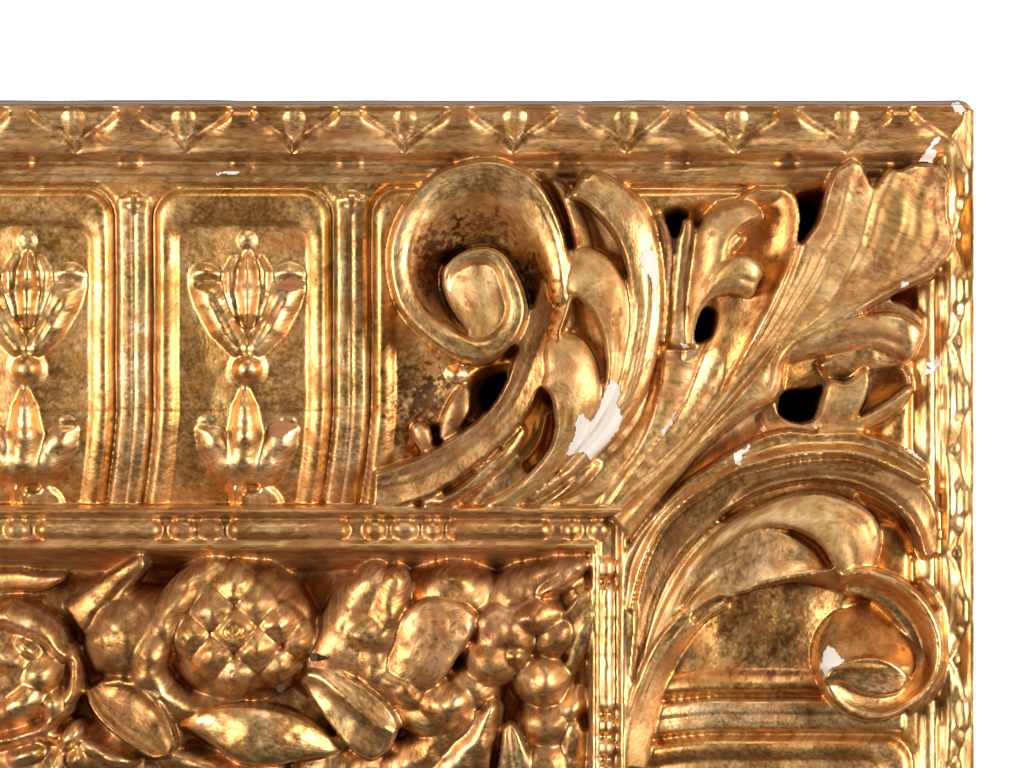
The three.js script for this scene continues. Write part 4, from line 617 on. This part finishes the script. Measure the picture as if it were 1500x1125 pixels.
// ---------- gesso: the ground coats round off every edge and fill the crevices of the carving ----------
{
  const ST = 1.4, gx0 = X0, gy0 = YT, NX = Math.floor((XR - X0) / ST), NY = Math.floor((Y1 - YT) / ST), GW = NX + 1, GH = NY + 1;
  const H = new Float32Array(GW * GH).fill(-1e4), own = new Int16Array(GW * GH).fill(-1), list = [];
  const inv = 1 / K;
  frame.traverse((o) => { if (o.isMesh && !['outer_side', 'back_board'].includes(o.name) && !o.name.startsWith('nail')) list.push(o); });
  const ras = list.map((o, k) => {
    const p = o.geometry.attributes.position.array, uv = o.geometry.attributes.uv.array, ix = o.geometry.index.array, n = p.length / 3, X = new Float32Array(n), Y = new Float32Array(n), Z = new Float32Array(n);
    let i0 = 1e9, i1 = -1e9, j0 = 1e9, j1 = -1e9;
    for (let i = 0; i < n; i++) { X[i] = (p[i * 3] * inv + 750 - gx0) / ST; Y[i] = (562.5 - p[i * 3 + 1] * inv - gy0) / ST; Z[i] = p[i * 3 + 2] * inv; i0 = Math.min(i0, X[i]); i1 = Math.max(i1, X[i]); j0 = Math.min(j0, Y[i]); j1 = Math.max(j1, Y[i]); }
    i0 = clamp(Math.floor(i0), 0, NX); i1 = clamp(Math.ceil(i1), 0, NX); j0 = clamp(Math.floor(j0), 0, NY); j1 = clamp(Math.ceil(j1), 0, NY);
    const w = i1 - i0 + 1, h = j1 - j0 + 1, z = new Float32Array(w * h).fill(-1e4), tu = new Float32Array(w * h), tv = new Float32Array(w * h);
    for (let q = 0; q < ix.length; q += 3) {
      const a = ix[q], b = ix[q + 1], c = ix[q + 2], den = (Y[b] - Y[c]) * (X[a] - X[c]) + (X[c] - X[b]) * (Y[a] - Y[c]); if (Math.abs(den) < 1e-7) continue;
      const xa = Math.max(i0, Math.ceil(Math.min(X[a], X[b], X[c]) - 1e-4)), xb = Math.min(i1, Math.floor(Math.max(X[a], X[b], X[c]) + 1e-4)), ya = Math.max(j0, Math.ceil(Math.min(Y[a], Y[b], Y[c]) - 1e-4)), yb = Math.min(j1, Math.floor(Math.max(Y[a], Y[b], Y[c]) + 1e-4));
      for (let y = ya; y <= yb; y++) for (let x = xa; x <= xb; x++) {
        const u = ((Y[b] - Y[c]) * (x - X[c]) + (X[c] - X[b]) * (y - Y[c])) / den, v = ((Y[c] - Y[a]) * (x - X[c]) + (X[a] - X[c]) * (y - Y[c])) / den, t = 1 - u - v;
        if (u < -0.002 || v < -0.002 || t < -0.002) continue;
        const zz = u * Z[a] + v * Z[b] + t * Z[c], l = (y - j0) * w + x - i0; if (zz <= z[l]) continue;
        z[l] = zz; tu[l] = u * uv[a * 2] + v * uv[b * 2] + t * uv[c * 2]; tv[l] = u * uv[a * 2 + 1] + v * uv[b * 2 + 1] + t * uv[c * 2 + 1];
      }
    }
    for (let y = 0; y < h; y++) for (let x = 0; x < w; x++) { const g = (y + j0) * GW + x + i0, zz = z[y * w + x]; if (zz > H[g]) { H[g] = zz; own[g] = k; } }
    return { i0, j0, w, h, z, tu, tv };
  });
  // a rolling ball closes the crevices, a smaller one rounds the edges
  const pass = (src, sgn, R) => {
    const out = new Float32Array(src.length), m = Math.floor(R / ST), off = [];
    for (let b = -m; b <= m; b++) for (let a = -m; a <= m; a++) { const d = Math.hypot(a, b) * ST; if (d < R) off.push([a, b, R - Math.sqrt(R * R - d * d)]); }
    for (let y = 0; y < GH; y++) for (let x = 0; x < GW; x++) {
      let best = -1e9; for (const [a, b, c] of off) { const X = x + a, Y = y + b; if (X < 0 || Y < 0 || X >= GW || Y >= GH) continue; const v = src[Y * GW + X] * sgn - c; if (v > best) best = v; }
      out[y * GW + x] = best * sgn;
    }
    return out;
  };
  for (let i = 0; i < H.length; i++) if (H[i] < -900) H[i] = -150;
  let F = H; const close = 4.6, open = 5.0;
  F = pass(pass(F, 1, close), -1, close); F = pass(pass(F, -1, open), 1, open);
  for (let it = 0; it < 4; it++) { // a brush's worth of smoothing
    const G = F.slice(); for (let y = 1; y < NY; y++) for (let x = 1; x < NX; x++) { const i = y * GW + x, m = (F[i - 1] + F[i + 1] + F[i - GW] + F[i + GW]) / 4; G[i] = mix(F[i], m, 0.55); } F = G;
  }
  const cellOwn = (i, j) => { const a = j * GW + i; let b = a; for (const q of [a + 1, a + GW, a + GW + 1]) if (F[q] > F[b] + 1e-5) b = q; return own[b]; };
  const N = (i, j) => { const a = Math.max(0, i - 1), b = Math.min(NX, i + 1), c = Math.max(0, j - 1), d = Math.min(NY, j + 1), dx = (F[j * GW + b] - F[j * GW + a]) / ((b - a) * ST), dy = (F[d * GW + i] - F[c * GW + i]) / ((d - c) * ST), l = Math.hypot(dx, dy, 1); return [-dx / l, dy / l, 1 / l]; };
  const co = new Int16Array(NX * NY); for (let j = 0; j < NY; j++) for (let i = 0; i < NX; i++) co[j * NX + i] = cellOwn(i, j);
  list.forEach((o, k) => {
    const r = ras[k], id = new Map(), P = [], nn = [], uvs = [], idx = []; let seen = 0;
    const foot = (i, j) => i >= r.i0 && j >= r.j0 && i < r.i0 + r.w && j < r.j0 + r.h && r.z[(j - r.j0) * r.w + i - r.i0] > -900;
    const uvAt = (i, j) => { for (const [a, b] of [[0, 0], [1, 0], [-1, 0], [0, 1], [0, -1], [1, 1], [-1, -1], [1, -1], [-1, 1], [2, 0], [-2, 0], [0, 2], [0, -2]]) if (foot(i + a, j + b)) { const l = (j + b - r.j0) * r.w + i + a - r.i0; return [r.tu[l] - a * ST / TILE * 0.7, r.tv[l] - b * ST / TILE * 0.7]; } return [i * ST / TILE, j * ST / TILE]; };
    const vert = (i, j, top) => {
      const g = j * GW + i, on = top || own[g] === k; let e = id.get(g);
      if (e === undefined) { e = P.length; id.set(g, e); const x = gx0 + i * ST, y = gy0 + j * ST, z = on ? F[g] : Math.min(r.z[(j - r.j0) * r.w + i - r.i0], F[g] - 2.5); P.push([x, y, z]); nn.push(N(i, j)); uvs.push(uvAt(i, j)); } else if (on) P[e][2] = F[g];
      return e;
    };
    for (let j = Math.max(0, r.j0 - 1); j < Math.min(NY, r.j0 + r.h); j++) for (let i = Math.max(0, r.i0 - 1); i < Math.min(NX, r.i0 + r.w); i++) {
      const top = co[j * NX + i] === k; if (!top && !(foot(i, j) && foot(i + 1, j) && foot(i, j + 1) && foot(i + 1, j + 1))) continue;
      if (top) seen++;
      const a = vert(i, j, top), b = vert(i + 1, j, top), c = vert(i, j + 1, top), d = vert(i + 1, j + 1, top); idx.push(a, b, c, b, d, c);
    }
    if (!seen) { if (!o.children.length) o.removeFromParent(); return; }
    const g = finish(P, idx, { raw: uvs, dirtAndShade: o.userData.dirtAndShade }), na = g.attributes.normal; nn.forEach((v, i) => na.setXYZ(i, ...v)); o.geometry = g;
  });
  frame.traverse((o) => { delete o.userData.dirtAndShade; });
}
// ---------- chipped spots where the white gesso shows ----------
{
  const ZW = 1500, ZH = 1125, zb = new Float32Array(ZW * ZH).fill(-400); // heights of the carved surface
  frame.traverse((o) => {
    if (!o.isMesh || !o.geometry.index) return;
    const p = o.geometry.attributes.position.array, ix = o.geometry.index.array;
    for (let k = 0; k < ix.length; k += 3) {
      const t = [0, 1, 2].map((q) => { const i = ix[k + q] * 3; return [p[i] / K + 750, 562.5 - p[i + 1] / K, p[i + 2] / K]; });
      const xa = Math.max(0, Math.ceil(Math.min(t[0][0], t[1][0], t[2][0]))), xb = Math.min(ZW - 1, Math.floor(Math.max(t[0][0], t[1][0], t[2][0])));
      const ya = Math.max(0, Math.ceil(Math.min(t[0][1], t[1][1], t[2][1]))), yb = Math.min(ZH - 1, Math.floor(Math.max(t[0][1], t[1][1], t[2][1])));
      const den = (t[1][1] - t[2][1]) * (t[0][0] - t[2][0]) + (t[2][0] - t[1][0]) * (t[0][1] - t[2][1]); if (Math.abs(den) < 1e-6) continue;
      for (let y = ya; y <= yb; y++) for (let x = xa; x <= xb; x++) {
        const a = ((t[1][1] - t[2][1]) * (x - t[2][0]) + (t[2][0] - t[1][0]) * (y - t[2][1])) / den, b = ((t[2][1] - t[0][1]) * (x - t[2][0]) + (t[0][0] - t[2][0]) * (y - t[2][1])) / den, c = 1 - a - b;
        if (a < -0.01 || b < -0.01 || c < -0.01) continue;
        const z = a * t[0][2] + b * t[1][2] + c * t[2][2]; if (z > zb[y * ZW + x]) zb[y * ZW + x] = z;
      }
    }
  });
  const zAt = (x, y) => zb[clamp(Math.round(y), 0, ZH - 1) * ZW + clamp(Math.round(x), 0, ZW - 1)];
  const chip = (pts, parent = frame, mat = M.gesso, lift = 0.9) => {
    const xs = pts.map((p) => p[0]), ys = pts.map((p) => p[1]), x0 = Math.min(...xs), x1 = Math.max(...xs), y0 = Math.min(...ys), y1 = Math.max(...ys), st = 1.5;
    const P = [], idx = [], id = new Map(), inside = (x, y) => { let c = false; for (let i = 0, j = pts.length - 1; i < pts.length; j = i++) { const [a, b] = pts[i], [d, e] = pts[j]; if ((b > y) !== (e > y) && x < (d - a) * (y - b) / (e - b) + a) c = !c; } return c; };
    const vert = (x, y) => { const k = x.toFixed(1) + ',' + y.toFixed(1); if (!id.has(k)) { id.set(k, P.length); P.push([x, y, (zAt(x, y) + zAt(x + 1, y) + zAt(x, y + 1) + zAt(x - 1, y) + zAt(x, y - 1)) / 5 + lift + 0.4]); } return id.get(k); };
    for (let x = x0; x < x1; x += st) for (let y = y0; y < y1; y += st) {
      if (!inside(x + st / 2 + 1.6 * n3(x / 5, y / 5, 1), y + st / 2 + 1.6 * n3(x / 5, y / 5, 7))) continue;
      const a = vert(x, y), b = vert(x + st, y), c = vert(x, y + st), d = vert(x + st, y + st);
      const zs = [a, b, c, d].map((i) => P[i][2]); if (Math.max(...zs) - Math.min(...zs) > 9) continue;
      idx.push(a, b, c, b, d, c);
    }
    if (idx.length) add(mat === M.bole ? 'bare_patch' : 'gesso_chip', finish(P, idx), mat, parent);
  };
  chip([[894, 555], [907, 564], [909, 577], [903, 589], [910, 611], [905, 628], [888, 655], [875, 666], [865, 673], [860, 664], [852, 662], [833, 667], [828, 664], [841, 638], [843, 619], [850, 604], [865, 619], [871, 611], [882, 585], [888, 568]], SC);
  chip([[939, 372], [950, 366], [962, 372], [961, 421], [957, 447], [953, 411], [936, 386]], SC);
  chip([[1202, 951], [1211, 942], [1222, 951], [1231, 965], [1209, 976], [1204, 986], [1197, 971]], LS);
  chip([[1344, 237], [1354, 220], [1370, 200], [1376, 204], [1362, 220], [1370, 224], [1363, 239]]);
  chip([[1390, 154], [1402, 151], [1413, 164], [1405, 170], [1394, 164]]);
  chip([[1094, 649], [1098, 655], [1086, 666], [1082, 681], [1075, 678], [1073, 663], [1088, 657]], AC);
  chip([[1317, 413], [1327, 415], [1326, 424], [1312, 429]], AC);
  chip([[992, 503], [1007, 505], [1009, 510], [1000, 511]], AC);
  chip([[990, 602], [984, 619], [972, 638], [968, 633]], AC);
  chip([[402, 424], [415, 410], [432, 404], [447, 413], [447, 422], [425, 428]], parts.topf, M.bole, 1.6);
  chip([[393, 638], [395, 623], [405, 617], [423, 617], [435, 623], [413, 641]], parts.topf, M.bole, 1.6);
  chip([[316, 254], [352, 252], [351, 255], [318, 257]]);
  chip([[1354, 533], [1364, 527], [1378, 525], [1375, 536], [1362, 548], [1346, 550], [1350, 544], [1362, 540]]);
  chip([[1319, 655], [1336, 661], [1352, 675], [1334, 669]], AC);
}
renderer.render(scene, camera);
